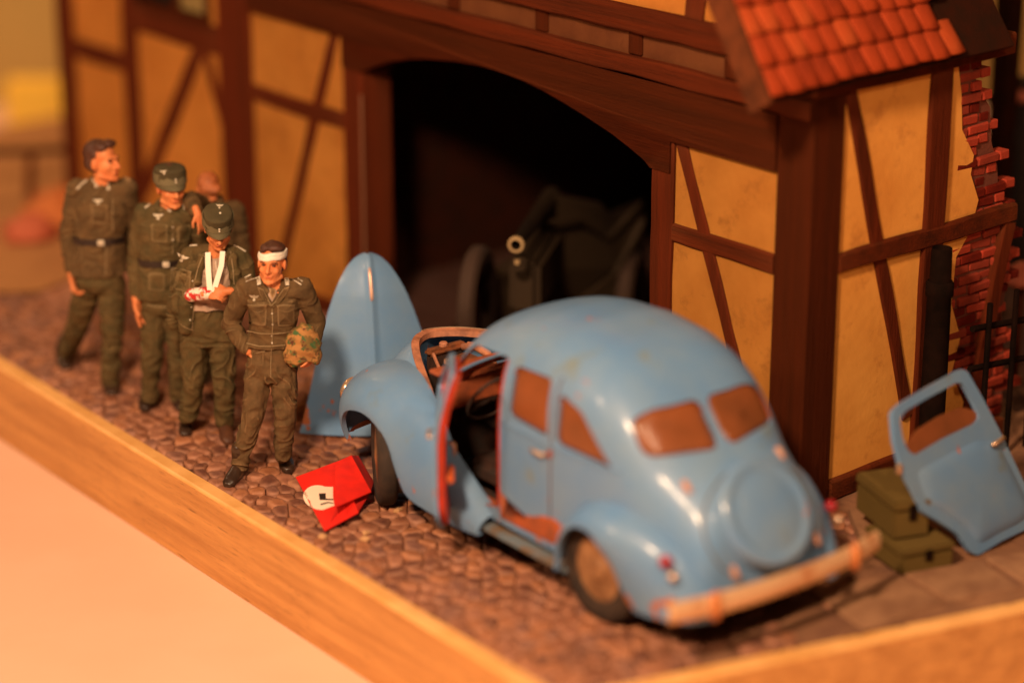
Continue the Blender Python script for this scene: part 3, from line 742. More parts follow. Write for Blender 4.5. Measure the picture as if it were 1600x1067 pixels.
# ------------------------------------------------------------------ THE CAR (x forward, y to its left, z up)
car = empty('saloon_car', car_c, 'battered blue saloon car with its left front door open and bonnet removed', 'car', rz=R(127.5))
ZT = [(-1.93, .40), (-1.92, .55), (-1.90, .68), (-1.86, .80), (-1.79, .90), (-1.69, .98), (-1.56, 1.06), (-1.45, 1.13), (-1.36, 1.225), (-1.27, 1.33), (-1.15, 1.43), (-1.0, 1.525), (-.8, 1.59), (-.5, 1.63), (-.2, 1.62), (0, 1.585), (.2, 1.52), (.34, 1.45), (.41, 1.38), (.50, 1.24), (.60, 1.09), (.66, 1.03), (.74, 1.0)]
WX = [(-1.93, .40), (-1.91, .46), (-1.88, .50), (-1.8, .54), (-1.65, .575), (-1.4, .615), (-1.1, .65), (-.8, .675), (-.3, .68), (.2, .67), (.5, .645), (.74, .61)]
def cub(T, x):
    xs = [p[0] for p in T]; ys = [p[1] for p in T]
    return float(np.interp(x, xs, ys))
def smooth_tab(T, n=220, k=5):
    xs = np.linspace(T[0][0], T[-1][0], n); ys = np.interp(xs, [p[0] for p in T], [p[1] for p in T])
    yp = np.pad(ys, k, mode='reflect', reflect_type='odd'); ker = np.hanning(2 * k + 3)[1:-1]; ker /= ker.sum()
    return list(zip(xs, np.convolve(yp, ker, 'valid')))
ZTs = smooth_tab(ZT, 400, 9); WXs = smooth_tab(WX, 400, 8)
def NX(x): return float(np.interp(x, [-1.9, -1.5, -1.2, -.8, -.3], [2.6, 2.9, 3.1, 2.9, 2.5]))
def sect(x, th, grow=0):
    zt = cub(ZTs, x) + grow; w_ = cub(WXs, x) + grow; z0 = .30
    cab = min(1, max(0, (zt - 1.0) / .45))
    a = math.cos(th); b = math.sin(th)
    n = NX(x); m_ = 3.0 + 3.2 * cab
    y = w_ * (abs(a) ** (2 / n)) * (1 if a >= 0 else -1)
    z = z0 + (zt - z0) * (abs(b) ** (2 / m_))
    return Vector((x, y, z))
xs_ = []
x = -1.93
while x < .74:
    xs_.append(x); dz = abs(cub(ZTs, x + .02) - cub(ZTs, x)) / .02
    x += .045 / math.sqrt(1 + dz * dz)
xs_.append(.74)
nt = 64
V = []; F = []
for x in xs_:
    for k in range(nt + 1):
        t = k / nt; th = math.pi * t
        V.append(sect(x, th))
n = len(xs_)
for i in range(n - 1):
    for k in range(nt):
        F.append((i * (nt + 1) + k, i * (nt + 1) + k + 1, (i + 1) * (nt + 1) + k + 1, (i + 1) * (nt + 1) + k))
# close the tail
F.append(tuple(range(nt + 1)))
me = fixn(mesh(V, F))
shell = bpy.data.objects.new('tmp', me); col.objects.link(shell)
so = shell.modifiers.new('s', 'SOLIDIFY'); so.thickness = .028; so.offset = -1
me = evalmods(shell)
me.flip_normals() if False else None
def rounded(poly, r, n=5):
    out = []; L = len(poly)
    for i in range(L):
        p0, p, p1 = Vector(poly[i - 1]), Vector(poly[i]), Vector(poly[(i + 1) % L])
        a = (p0 - p); b = (p1 - p); ra = min(r, a.length * .45, b.length * .45)
        A = p + a.normalized() * ra; B = p + b.normalized() * ra
        for k in range(n + 1):
            t = k / n; out.append(tuple((A * (1 - t) ** 2 + p * 2 * t * (1 - t) + B * t ** 2)))
    return out
WIN = {'rear_side': [(-.25, 1.045), (-.245, 1.36), (-.60, 1.375), (-.635, 1.02)],
       'quarter': [(-.715, 1.01), (-.70, 1.32), (-.90, 1.26), (-1.20, .985)],
       'front_side': [(-.17, .40), (-.16, 1.38), (.26, 1.34), (.54, 1.02), (.55, .36), (.35, .30)]}
REAR = {1: [(.042, 1.085), (.034, 1.325), (.38, 1.32), (.51, 1.27), (.52, 1.085)], -1: None}
REAR[-1] = [(-.008, 1.085), (-.016, 1.325), (-.36, 1.32), (-.49, 1.27), (-.50, 1.085)]
FRONTW = {1: [(.03, 1.07), (.03, 1.36), (.47, 1.32), (.54, 1.07)]}; FRONTW[-1] = [(-a, b) for a, b in FRONTW[1]]
cutters = []
for k, p in WIN.items():
    for sg in (1, -1):
        if k == 'front_side' and sg == -1: p2 = [(-.16, 1.045), (-.15, 1.38), (.26, 1.34), (.50, 1.04)]
        else: p2 = p
        cutters.append(prism(rounded(p2, .05), lambda a, b: (a, sg * .35, b), lambda a, b: (a, sg * .9, b)))
for sg in (1, -1):
    cutters.append(prism(rounded(REAR[sg], .07), lambda a, b: (-2.2, a, b), lambda a, b: (-.62, a, b)))
    cutters.append(prism(rounded(FRONTW[sg], .06), lambda a, b: (.2, a, b), lambda a, b: (1.2, a, b)))
# wheel wells
for sg in (1, -1):
    cutters.append(prism([( -1.17 + .33 * math.cos(t / 16 * math.pi), .34 + .31 * math.sin(t / 16 * math.pi)) for t in range(17)] + [(-1.5, .1), (-.84, .1)], lambda a, b: (a, sg * .40, b), lambda a, b: (a, sg * .9, b)))
def boolean(me, cuts, op='DIFFERENCE'):
    o = bpy.data.objects.new('tmp', me); col.objects.link(o); tmp = []
    for c in cuts:
        fixn(c); q = bpy.data.objects.new('cut', c); col.objects.link(q); tmp.append(q)
        md = o.modifiers.new('b', 'BOOLEAN'); md.operation = op; md.object = q; md.solver = 'EXACT'
    r = evalmods(o)
    for q in tmp: d = q.data; bpy.data.objects.remove(q); bpy.data.meshes.remove(d)
    return r
fixn(me)
me = boolean(me, cutters)
me.materials.clear(); me.materials.append(M['paint']); me.materials.append(M['rust'])
for p in me.polygons: p.material_index = 0
# inner faces get primer: those whose normal points towards the cabin axis
for p in me.polygons:
    c = p.center; ax = Vector((min(.35, max(-1.5, c.x)), 0, .85 if c.x > -1.2 else .65))
    if (c - ax).dot(p.normal) < 0 and abs(p.normal.length) > .1: p.material_index = 1
body = link('body', me, None, car, smooth=True, angle=32)

M['gap'] = mat('grimy_gap', (.085, .045, .035), .8, var=(.16, .07, .04), vscale=8)
# glass panes: curved patches following the shell
def pane(name, poly, kind, sg, m=M['glass']):
    poly = rounded(poly, .05 if kind == 's' else .07, 5)
    bm = bmesh.new(); cx = sum(p[0] for p in poly) / len(poly); cy = sum(p[1] for p in poly) / len(poly)
    def fit(a, b):
        if kind == 's':       # (x,z) -> y on section
            lo = 0; best = None
            zt = cub(ZTs, a); w_ = cub(WXs, a); cab = min(1, max(0, (zt - 1) / .45)); mm = 3.0 + 3.2 * cab
            f = min(.999, (b - .3) / (zt - .3)); sb = f ** (mm / 2); y = w_ * (max(0, 1 - sb * sb)) ** (1 / NX(a))
            return Vector((a, sg * (y - .016), b))
        # (y,z) -> x on shell: search
        rng = np.linspace(-1.92, -.7, 300) if kind == 'r' else np.linspace(.74, .25, 160)
        for xx in rng:
            zt = cub(ZTs, xx); w_ = cub(WXs, xx); cab = min(1, max(0, (zt - 1) / .45)); mm = 3.0 + 3.2 * cab
            yy = min(.999, abs(a) / w_); ca = yy ** (NX(xx) / 2); zz = .3 + (zt - .3) * (max(0, 1 - ca * ca)) ** (1 / mm)
            if zz >= b: return Vector((xx + (.016 if kind == 'r' else -.016), a, b))
        return Vector((rng[-1], a, b))
    rings = []; ns = 5
    for s_ in range(ns, 0, -1):
        rings.append([bm.verts.new(fit(cx + (p[0] - cx) * s_ / ns, cy + (p[1] - cy) * s_ / ns)) for p in poly])
    c0 = bm.verts.new(fit(cx, cy)); n = len(poly)
    for i in range(ns - 1):
        for k in range(n): bm.faces.new((rings[i][k], rings[i][(k + 1) % n], rings[i + 1][(k + 1) % n], rings[i + 1][k]))
    for k in range(n): bm.faces.new((rings[-1][k], rings[-1][(k + 1) % n], c0))
    bmesh.ops.recalc_face_normals(bm, faces=bm.faces)
    bmesh.ops.solidify(bm, geom=bm.faces[:], thickness=.004)
    me = bpy.data.meshes.new('pane'); bm.to_mesh(me); bm.free()
    return link(name, me, m, car, smooth=True)
for sg in (1, -1):
    pane('rear_window', REAR[sg], 'r', sg)
    pane('quarter_window', WIN['quarter'], 's', sg)
    pane('side_window', WIN['rear_side'], 's', sg)
# cant rail / drip moulding and panel gaps: thin raised or dark strips following the shell
def on_side(x, z, sg=1, lift=.004):
    zt = cub(ZTs, x); w_ = cub(WXs, x); cab = min(1, max(0, (zt - 1) / .45)); mm = 3.0 + 3.2 * cab
    f = min(.999, max(.001, (z - .3) / (zt - .3))); sb = f ** (mm / 2); y = w_ * (max(0, 1 - sb * sb)) ** (1 / NX(x))
    return Vector((x, sg * (y + lift), z))
for sg in (1, -1):
    link('door_gap', tube([on_side(-.672, z, sg, .001) for z in np.linspace(.33, 1.40, 24)], .0055, 6), M['gap'], car)
    link('belt_moulding', tube([on_side(x, .985, sg, .003) for x in np.linspace(-1.25, -.20, 26)], .009, 6), M['paint'], car, smooth=True)
    dh = link('door_handle', tube([on_side(-.63, .915, sg, .0), on_side(-.625, .915, sg, .035), on_side(-.53, .92, sg, .038), on_side(-.52, .92, sg, .03)], .011, 8), M['chrome'], car, smooth=True)
    hg = link('hinge', boxme(.03, .03, .05, .008, 2), M['rust'], car, loc=on_side(-.675, .93, sg, .01))
# rusty rocker panel patch (red primer) under the rear door
def sidepatch(poly, m, name, sg=1, lift=.006, ns=6):
    bm = bmesh.new(); cx = sum(p[0] for p in poly) / len(poly); cy = sum(p[1] for p in poly) / len(poly); rings = []
    for s_ in range(ns, 0, -1): rings.append([bm.verts.new(on_side(cx + (p[0] - cx) * s_ / ns, cy + (p[1] - cy) * s_ / ns, sg, lift if s_ < ns else -.002)) for p in poly])
    n = len(poly); c0 = bm.verts.new(on_side(cx, cy, sg, lift))
    for i in range(ns - 1):
        for k in range(n): bm.faces.new((rings[i][k], rings[i][(k + 1) % n], rings[i + 1][(k + 1) % n], rings[i + 1][k]))
    for k in range(n): bm.faces.new((rings[-1][k], rings[-1][(k + 1) % n], c0))
    bmesh.ops.recalc_face_normals(bm, faces=bm.faces)
    me = bpy.data.meshes.new('p'); bm.to_mesh(me); bm.free(); return link(name, me, m, car, smooth=True)
rp = [(-.16, .52), (-.22, .46), (-.30, .47), (-.40, .44), (-.5, .46), (-.60, .50), (-.72, .52), (-.80, .50), (-.78, .40), (-.72, .34), (-.5, .335), (-.3, .335), (-.16, .335)]
sidepatch(rp, M['rust'], 'rocker_panel')
# roof rust spots
# cabin interior
link('cabin_floor', boxme(2.2, 1.14, .03, 0), M['dark'], car, loc=(-.35, 0, .315))
def seat(x, w_, y, m, nm):
    s1 = boxme(.48, w_, .16, .05, 3); s1.transform(Matrix.Translation((x, y, .48)))
    s2 = boxme(.14, w_, .56, .05, 3); s2.transform(Matrix.Translation((x - .27, y, .74)) @ Matrix.Rotation(R(-12), 4, 'Y'))
    return link(nm, joinme([s1, s2]), m, car, smooth=True, angle=50)
seat(.12, .50, .30, M['dark'], 'front_seat'); seat(.12, .50, -.30, M['dark'], 'front_seat'); seat(-.72, 1.05, 0, M['rust'], 'rear_seat')
link('dashboard', boxme(.12, 1.15, .22, .04, 3), M['rust'], car, loc=(.60, 0, .90), smooth=True, angle=50)
sw = [Vector((.40, .30, .88)) + (Vector((0, 1, 0)) * math.cos(t / 24 * 2 * math.pi) + Vector((-.5, 0, .86)) * math.sin(t / 24 * 2 * math.pi)) * .19 for t in range(24)]
st = link('steering_wheel', tube(sw, .012, 8, closed=True), M['dark'], car, smooth=True)
link('spoke', tube([sw[0], sw[12]], .009, 6), M['dark'], st); link('column', tube([(.40, .30, .88), (.72, .30, .66)], .016, 8), M['dark'], st)
link('sill_panel', boxme(.80, .06, .07, .01), M['rust'], car, loc=(.18, .60, .335))
# B pillar rib seen through the doorway
link('door_jamb', tube([on_side(-.15, z, 1, -.02) for z in np.linspace(.36, 1.36, 12)], .022, 8), M['redtrim'], car, smooth=True)

# ------- front body: sides, nose, engine bay
FB = [(.72, .52, 1.0), (.85, .46, .985), (1.0, .39, .975), (1.15, .345, .965), (1.3, .29, .955), (1.42, .22, .95), (1.50, .14, .945), (1.55, .07, .94), (1.57, .0, .94)]
def loop_pts(off=0, zo=0, k=1.0):
    L = [(x, y + off, z + zo) for x, y, z in FB]
    sm = []
    for i in range(len(L) - 1):
        for t in (0, .25, .5, .75):
            sm.append(tuple(L[i][j] * (1 - t) + L[i + 1][j] * t for j in range(3)))
    sm.append(L[-1]); return sm
left = loop_pts()
full = [(x, y, z) for x, y, z in left] + [(x, -y, z) for x, y, z in left[::-1][1:]]
arr = np.array(full)
for i_ in range(len(left)):
    arr[i_, 2] -= .42 * min(1, max(0, (1.42 - arr[i_, 0]) / .70)) ** 1.15
for _ in range(4): arr[1:-1] = (arr[:-2] + 2 * arr[1:-1] + arr[2:]) / 4
V = []; F = []
rows_ = [(-.035, 0, -.01), (0, 0, 0), (.03, 0, -.02), (.09, 0, -.06), (.17, 0, -.13), (.23, 0, -.22), (.25, 0, -.34), (.2, 0, -.50)]
cen = np.array([.75, 0, 0])
npt = len(arr)
for d_, _, dz in rows_:
    for i in range(npt):
        t = arr[min(i + 1, npt - 1)] - arr[max(i - 1, 0)]; nrm = np.array([t[1], -t[0], 0]); nrm = nrm / (np.linalg.norm(nrm) + 1e-9)
        if nrm[0] * (arr[i][0] - .7) + nrm[1] * arr[i][1] < 0: nrm = -nrm
        V.append(arr[i] + nrm * d_ * (.22 + .78 * abs(nrm[1])) + np.array([0, 0, dz * (1 if arr[i][2] > .9 else .85)]))
for r_ in range(len(rows_) - 1):
    for i in range(npt - 1): F.append((r_ * npt + i, r_ * npt + i + 1, (r_ + 1) * npt + i + 1, (r_ + 1) * npt + i))
me = fixn(mesh(V, F)); o = bpy.data.objects.new('tmp', me); col.objects.link(o); so = o.modifiers.new('s', 'SOLIDIFY'); so.thickness = .02; so.offset = -1
me = evalmods(o); fixn(me); me.materials.append(M['paint'])
link('nose_panel', me, None, car, smooth=True, angle=50)
# rim flange
V = []; F = []
for i in range(npt):
    t = arr[min(i + 1, npt - 1)] - arr[max(i - 1, 0)]; nrm = np.array([t[1], -t[0], 0]); nrm /= (np.linalg.norm(nrm) + 1e-9)
    if nrm[0] * (arr[i][0] - .7) + nrm[1] * arr[i][1] < 0: nrm = -nrm
    for d_, dz in ((.008, .002), (.004, .012), (-.045, .006), (-.052, -.03), (-.04, -.03)):
        V.append(arr[i] + nrm * d_ + np.array([0, 0, dz]))
for i in range(npt - 1):
    for j in range(5): F.append((i * 5 + j, i * 5 + (j + 1) % 5, (i + 1) * 5 + (j + 1) % 5, (i + 1) * 5 + j))
F.append((0, 1, 2, 3, 4)); F.append(tuple((npt - 1) * 5 + j for j in range(5)))
link('engine_bay_rim', fixn(mesh(V, F)), M['rim_rust'], car, smooth=True, angle=50)
link('bright_trim', tube([tuple(p + np.array([0, 0, .016])) for p in arr[npt // 2 - 2:]], .006, 6), M['chrome'], car)
link('firewall', boxme(.03, .98, .50, .0), M['dark'], car, loc=(.74, 0, .60))
link('cowl', boxme(.10, 1.02, .03, .01), M['rust'], car, loc=(.77, 0, .985))
link('engine_block', joinme([boxme(.42, .26, .34, .03, 2), ]), M['dark'], car, loc=(1.0, 0, .66))
e1 = boxme(.36, .20, .07, .025, 2)
link('rocker_cover', e1, M['engine'], car, loc=(1.0, .02, .865), rot=(0, 0, .05))
link('radiator', boxme(.06, .30, .30, .015, 2), M['dark'], car, loc=(1.33, 0, .72))
rt = joinme([boxme(.09, .32, .05, .02, 2)]); link('radiator_header', rt, M['engine'], car, loc=(1.33, 0, .885))
link('radiator_cap', lathe([(.03, 0), (.03, .02), (.022, .028), (0, .028)], 14), M['rim_rust'], car, loc=(1.33, .02, .91))
link('hose', tube([(1.30, -.12, .88), (1.2, -.16, .90), (1.08, -.17, .88), (.98, -.14, .84)], .028, 10), M['rim_rust'], car, smooth=True)
link('strut', tube([(.80, -.34, .95), (1.02, -.27, .93), (1.27, -.14, .91)], .012, 6), M['rim_rust'], car)
link('strut', tube([(.80, .30, .80), (1.05, .24, .84), (1.28, .14, .89)], .012, 6), M['rim_rust'], car)
link('battery', boxme(.17, .20, .16, .012), M['engine'], car, loc=(.88, .12, .80))
link('filler_cap', lathe([(.02, 0), (.02, .03), (0, .03)], 12), M['chrome'], car, loc=(1.1, .16, .88))
link('pipe', tube([(.86, .12, .90), (.95, .2, .93), (1.08, .14, .92)], .014, 8), M['chrome'], car, smooth=True)

# ------- fenders
def spline(P, n):
    P = np.array(P, float); d = np.r_[0, np.cumsum(np.linalg.norm(np.diff(P, axis=0), axis=1))]; t = np.linspace(0, d[-1], n)
    # catmull-rom through arc length
    out = []
    for tt in t:
        i = min(max(np.searchsorted(d, tt) - 1, 0), len(P) - 2); u = (tt - d[i]) / (d[i + 1] - d[i] + 1e-9)
        p0 = P[max(i - 1, 0)]; p1 = P[i]; p2 = P[i + 1]; p3 = P[min(i + 2, len(P) - 1)]
        out.append(.5 * ((2 * p1) + (-p0 + p2) * u + (2 * p0 - 5 * p1 + 4 * p2 - p3) * u * u + (-p0 + 3 * p1 - 3 * p2 + p3) * u ** 3))
    return np.array(out)
def fender(name, top, lip, yin, yout, sg, n=56, m=18, m2=M['paint']):
    T = spline(top, n); Lp = spline(lip, n); V = []; F = []
    for i in range(n):
        t, l = T[i], Lp[i]; k = i / (n - 1)
        yi = yin(k) if callable(yin) else yin; yo = yout(k) if callable(yout) else yout
        for j in range(m + 1):
            a = (j / m) * math.pi / 2
            f = 1 - math.cos(a)           # 0 top -> 1 lip
            g = math.sin(a) ** .85
            p = t * (1 - f) + l * f
            y = yi + (yo - yi) * min(1, g * 1.0)
            V.append((p[0], sg * y, p[1]))
        V.append((l[0] * .98 + t[0] * .02, sg * (yo - .03), l[1] * .98 + t[1] * .02))
    w_ = m + 2
    for i in range(n - 1):
        for j in range(w_ - 1): F.append((i * w_ + j, i * w_ + j + 1, (i + 1) * w_ + j + 1, (i + 1) * w_ + j))
    me = fixn(mesh(V, F)); o = bpy.data.objects.new('tmp', me); col.objects.link(o)
    so = o.modifiers.new('s', 'SOLIDIFY'); so.thickness = .012; so.offset = 0
    me = evalmods(o); fixn(me); me.materials.append(m2)
    return link(name, me, None, car, smooth=True, angle=55)
RT = [(-.83, .33), (-.86, .50), (-.95, .68), (-1.08, .765), (-1.26, .79), (-1.45, .755), (-1.63, .675), (-1.78, .56), (-1.90, .40), (-1.95, .25)]
RL = [(-.88, .27), (-.89, .42), (-.95, .54), (-1.05, .62), (-1.17, .635), (-1.28, .585), (-1.37, .49), (-1.42, .38), (-1.46, .28), (-1.52, .21)]
FT = [(1.60, .40), (1.635, .55), (1.61, .70), (1.52, .81), (1.36, .885), (1.16, .915), (.95, .90), (.72, .82), (.50, .69), (.28, .54), (.08, .41), (-.08, .32)]
FL = [(1.50, .33), (1.50, .46), (1.42, .58), (1.28, .645), (1.12, .655), (.97, .595), (.85, .47), (.76, .32), (.66, .225), (.40, .20), (.15, .195), (-.08, .215)]
for sg in (1, -1):
    fender('rear_fender', RT, RL, lambda k: .50 - .10 * max(0, k - .5), lambda k: .80 - .12 * max(0, (k - .6)) * 2, sg)
    fender('front_fender', FT, FL, lambda k: (.40 if k < .35 else .40 + .22 * min(1, (k - .35) / .4)), lambda k: .80 - .10 * (max(0, .25 - k) * 4) ** 2 - .03 * max(0, k - .5), sg)
    link('running_board', boxme(1.0, .11, .035, .012, 2), mat('scuffed_running_board', (.13, .22, .30), .5, var=(.20, .12, .06), vscale=7) if sg == 1 else M['paint'], car, loc=(-.38, sg * .675, .235), smooth=True, angle=40)
# ------- wheels
def wheel(x, y, sg, steer=0):
    w_ = empty('wheel', (x, y, .335)); w_.parent = car; w_.rotation_euler = (0, 0, steer)
    prof = [(.20, -.055), (.25, -.068), (.30, -.066), (.325, -.05), (.335, -.03), (.336, 0), (.335, .03), (.325, .05), (.30, .066), (.25, .068), (.20, .055)]
    link('tyre', lathe(prof + [prof[0]], 44, 'y'), M['tyre'], w_, smooth=True, angle=40)
    rp_ = [(.205, .05), (.198, .04), (.19, .005), (.12, .02), (.10, .035), (0, .038)]
    rp2 = [(a, b * sg) for a, b in rp_] 
    link('rim', lathe(rp2, 36, 'y'), M['hub'], w_, smooth=True, angle=35)
    link('hubcap', lathe([(.085, .036 * sg), (.08, .05 * sg), (.05, .062 * sg), (0, .067 * sg)], 24, 'y'), M['hub'], w_, smooth=True)
for x_, sg, stt in ((-1.14, 1, 0), (-1.14, -1, 0), (1.12, 1, R(-30)), (1.12, -1, R(-30))):
    wheel(x_, sg * (.665 if x_ > 0 else .63), sg, stt)
link('axle', tube([(-1.18, -.62, .33), (-1.18, .62, .33)], .04, 8), M['dark'], car); link('axle', tube([(1.12, -.62, .33), (1.12, .62, .33)], .035, 8), M['dark'], car)
link('underbody', boxme(3.2, .9, .05, 0), M['dark'], car, loc=(-.1, 0, .27))
# ------- trunk: spare wheel cover, hinges, lamps, bumpers
tl = R(32)
sp = link('spare_wheel_cover', lathe([(.335, -.12), (.332, .0), (.322, .020), (.300, .031), (.275, .031), (.255, .023), (.240, .023), (.20, .034), (.12, .043), (.04, .046), (0, .046)], 56), M['paint_upper'], car, smooth=True, angle=60)
nrm = Vector((-math.cos(R(33)), 0, math.sin(R(33))))
sp.location = Vector((-1.835, -.02, .765)) ; sp.rotation_euler = nrm.to_track_quat('Z', 'Y').to_euler()
def on_tail(y, z):
    for xx in np.linspace(-1.93, -.9, 400):
        zt = cub(ZTs, xx); w_ = cub(WXs, xx)
        if abs(y) >= w_: continue
        cab = min(1, max(0, (zt - 1) / .45)); mm = 3.0 + 3.2 * cab
        ca = (abs(y) / w_) ** (NX(xx) / 2); zz = .3 + (zt - .3) * (max(0, 1 - ca * ca)) ** (1 / mm)
        if zz >= z: return Vector((xx, y, z))
    return Vector((-1.5, y, z))
pk = mat('bare_hinge_metal', (.62, .36, .26), .45, var=(.5, .25, .17), vscale=20)
for y_, z_ in ((.40, .95), (-.33, .985), (.30, .50), (-.36, .53)):
    p = on_tail(y_, z_); h_ = link('trunk_hinge', boxme(.05, .03, .09, .01, 2), pk, car, loc=p + Vector((-.008, 0, .0)), smooth=True, angle=50); h_.rotation_euler = (0, R(38), R(8))
gapm = M['rim_rust']
# boot lid seam
seam = [on_tail(.44 * math.cos(t), .70 + .31 * math.sin(t)) + Vector((-.001, 0, 0)) for t in np.linspace(-.9, math.pi + .9, 40)]
link('boot_lid_seam', tube(seam, .006, 5), mat('grimy_seam', (.13, .12, .09), .7), car)
for sg in (1, -1):
    tlm = link('tail_lamp', lathe([(.036, -.03), (.038, 0), (.034, .02), (0, .034)], 18), M['taillight'], car, smooth=True, loc=(-1.735, sg * .665, .60)); tlm.rotation_euler = Vector((-1, sg * .25, .35)).to_track_quat('Z', 'Y').to_euler()
    c_l = link('reflector', lathe([(.026, -.02), (.03, 0), (.024, .018), (0, .028)], 18), M['chrome'], car, smooth=True, loc=(-1.80, sg * .665, .53)); c_l.rotation_euler = Vector((-1, sg * .25, .35)).to_track_quat('Z', 'Y').to_euler()
def bumper(x0, bow, name, sgn, hw=.83):
    n = 30; V = []; F = []
    prof = [(-.012, -.062), (.012, -.065), (.03, -.04), (.036, 0), (.03, .04), (.012, .065), (-.012, .062)]
    for i in range(n + 1):
        y = -hw + 2 * hw * i / n; c = x0 - sgn * bow * (abs(y) / .83) ** 2.2
        for q, z in prof: V.append((c + sgn * q, y, .405 + z))
    k = len(prof)
    for i in range(n):
        for j in range(k): F.append((i * k + j, i * k + (j + 1) % k, (i + 1) * k + (j + 1) % k, (i + 1) * k + j))
    F.append(tuple(range(k))); F.append(tuple(n * k + j for j in range(k)))
    b_ = link(name, fixn(mesh(V, F)), M['bumper'], car, smooth=True, angle=50)
    for y in (-.56, .56):
        g_ = link('overrider', joinme([boxme(.06, .07, .19, .03, 3)]), M['rust'] if False else mat('orange_overrider', (.62, .22, .06), .45, var=(.5, .16, .05), vscale=8), b_, smooth=True, angle=50, loc=(x0 - sgn * bow * (.56 / .83) ** 2.2 + sgn * .035, y, .41))  # deeper orange than the bumper bar
        link('bracket', tube([(x0 - sgn * .02, y * .8, .40), (x0 - sgn * .25, y * .7, .36)], .02, 6), M['dark'], b_)
bumper(-2.06, .10, 'rear_bumper', -1)
bumper(1.68, .14, 'front_bumper', 1, .66)
# headlamps sunk in the front fenders, grille
for sg in (1, -1):
    hl = link('headlamp', lathe([(.0, .0), (.085, .03), (.10, .07), (.102, .085), (.095, .092), (.05, .105), (0, .11)], 28), M['chrome'], car, smooth=True, loc=(1.50, sg * .60, .64)); hl.rotation_euler = (0, R(90), 0)
link('grille', joinme([boxme(.015, .03, .40, .004).copy() for _ in range(1)]), M['dark'], car, loc=(1.63, 0, .62))

# ------- open left front door (hinged at the front, swung out)
dr = empty('front_door', (.44, .665, 0)); dr.parent = car; dr.rotation_euler = (0, 0, R(-37))
# door local: x from 0 (hinge) to -.70, outside towards +y, curved in z as the body
dpoly = rounded([(-.015, .36), (-.02, 1.02), (-.26, 1.36), (-.70, 1.38), (-.715, .42), (-.6, .30), (-.15, .29)], .05)
wpoly = rounded([(-.08, 1.06), (-.29, 1.325), (-.655, 1.34), (-.665, 1.06)], .04)
def ycurve(z): return .03 - .12 * max(0, (z - .9) / .5) ** 1.6 - .03 * max(0, (.6 - z) / .3) ** 2
def doorpart(poly, hole, y0, th, m, nm):
    a = prism(poly, lambda a, b: (a, 0, b), lambda a, b: (a, th, b))
    bm = bmesh.new(); bm.from_mesh(a)
    bmesh.ops.triangulate(bm, faces=[f for f in bm.faces if len(f.verts) > 4])
    bm.to_mesh(a); bm.free()
    if hole: a = boolean(a, [prism(hole, lambda a, b: (a, -.2, b), lambda a, b: (a, .3, b))])
    bm = bmesh.new(); bm.from_mesh(a)
    for zc in np.arange(.35, 1.36, .07): bmesh.ops.bisect_plane(bm, geom=bm.verts[:] + bm.edges[:] + bm.faces[:], plane_co=(0, 0, zc), plane_no=(0, 0, 1))
    for v in bm.verts: v.co.y += y0 + ycurve(v.co.z)
    bm.to_mesh(a); bm.free(); a.materials.clear()
    return link(nm, a, m, dr)
doorpart(dpoly, wpoly, 0, .022, M['paint'], 'outer_panel')
inn = rounded([(-.035, .38), (-.04, 1.0), (-.28, 1.335), (-.685, 1.355), (-.695, .44), (-.59, .325), (-.16, .315)], .05)
doorpart(inn, wpoly, -.045, .044, M['redtrim'], 'inner_lining')
link('handle', tube([(-.62, .055, .93), (-.62, .085, .93), (-.52, .085, .935), (-.51, .06, .935)], .011, 8), M['chrome'], dr, smooth=True)
link('window_winder', tube([(-.35, -.03, .78), (-.35, -.07, .78), (-.35, -.075, .70)], .013, 8), M['chrome'], dr, smooth=True)
link('door_pull', boxme(.20, .04, .06, .012, 2), mat('orange_pull', (.62, .12, .03), .5), dr, loc=(-.56, -.05, .66))
link('hinge', boxme(.05, .05, .06, .01), M['rust'], dr, loc=(0, .01, .55)); link('hinge', boxme(.05, .05, .06, .01), M['rust'], dr, loc=(0, .0, .95))

# ------------------------------------------------------------------ bonnet leaning upright against the nose
hb = gnd(587, 668, .03)
hood = empty('car_bonnet', hb, 'detached blue car bonnet standing upright on the cobbles with a chrome strip at its tip', 'car bonnet')
hood_rz = R(11); hood.rotation_euler = (0, 0, hood_rz)
# profile of half width against height (local x, z), and bulge towards viewer (-y)
HW = [(0, .545), (.06, .525), (.3, .455), (.5, .405), (.7, .352), (.87, .300), (1.0, .25), (1.1, .20), (1.18, .148), (1.235, .092), (1.26, .045), (1.27, .005)]
V = []; F = []; nz, nx = 46, 40
hs = smooth_tab(HW, 200, 4)
for j in range(nz + 1):
    t = j / nz; z = 1.22 * (1 - (1 - t) ** 1.35); hw = max(.004, cub(hs, z * 1.27 / 1.22))
    dep = .12 * (hw / .5) ** .8 + .02
    for i in range(nx + 1):
        s_ = -1 + 2 * i / nx
        xx = hw * s_; a = abs(s_)
        crease = .018 * math.exp(-(s_ * hw / .02) ** 2)
        yy = -dep * (1 - a ** 1.6) - crease + .10 * max(0, z - .95) ** 1.3 * 2.2
        V.append((xx, yy + .20 * z, z + .0))
for j in range(nz):
    for i in range(nx): F.append((j * (nx + 1) + i, j * (nx + 1) + i + 1, (j + 1) * (nx + 1) + i + 1, (j + 1) * (nx + 1) + i))
me = fixn(mesh(V, F)); o = bpy.data.objects.new('tmp', me); col.objects.link(o); so = o.modifiers.new('s', 'SOLIDIFY'); so.thickness = .016; so.offset = 1
me = evalmods(o); fixn(me); me.materials.append(M['paint'])
link('bonnet_panel', me, None, hood, smooth=True, angle=45)
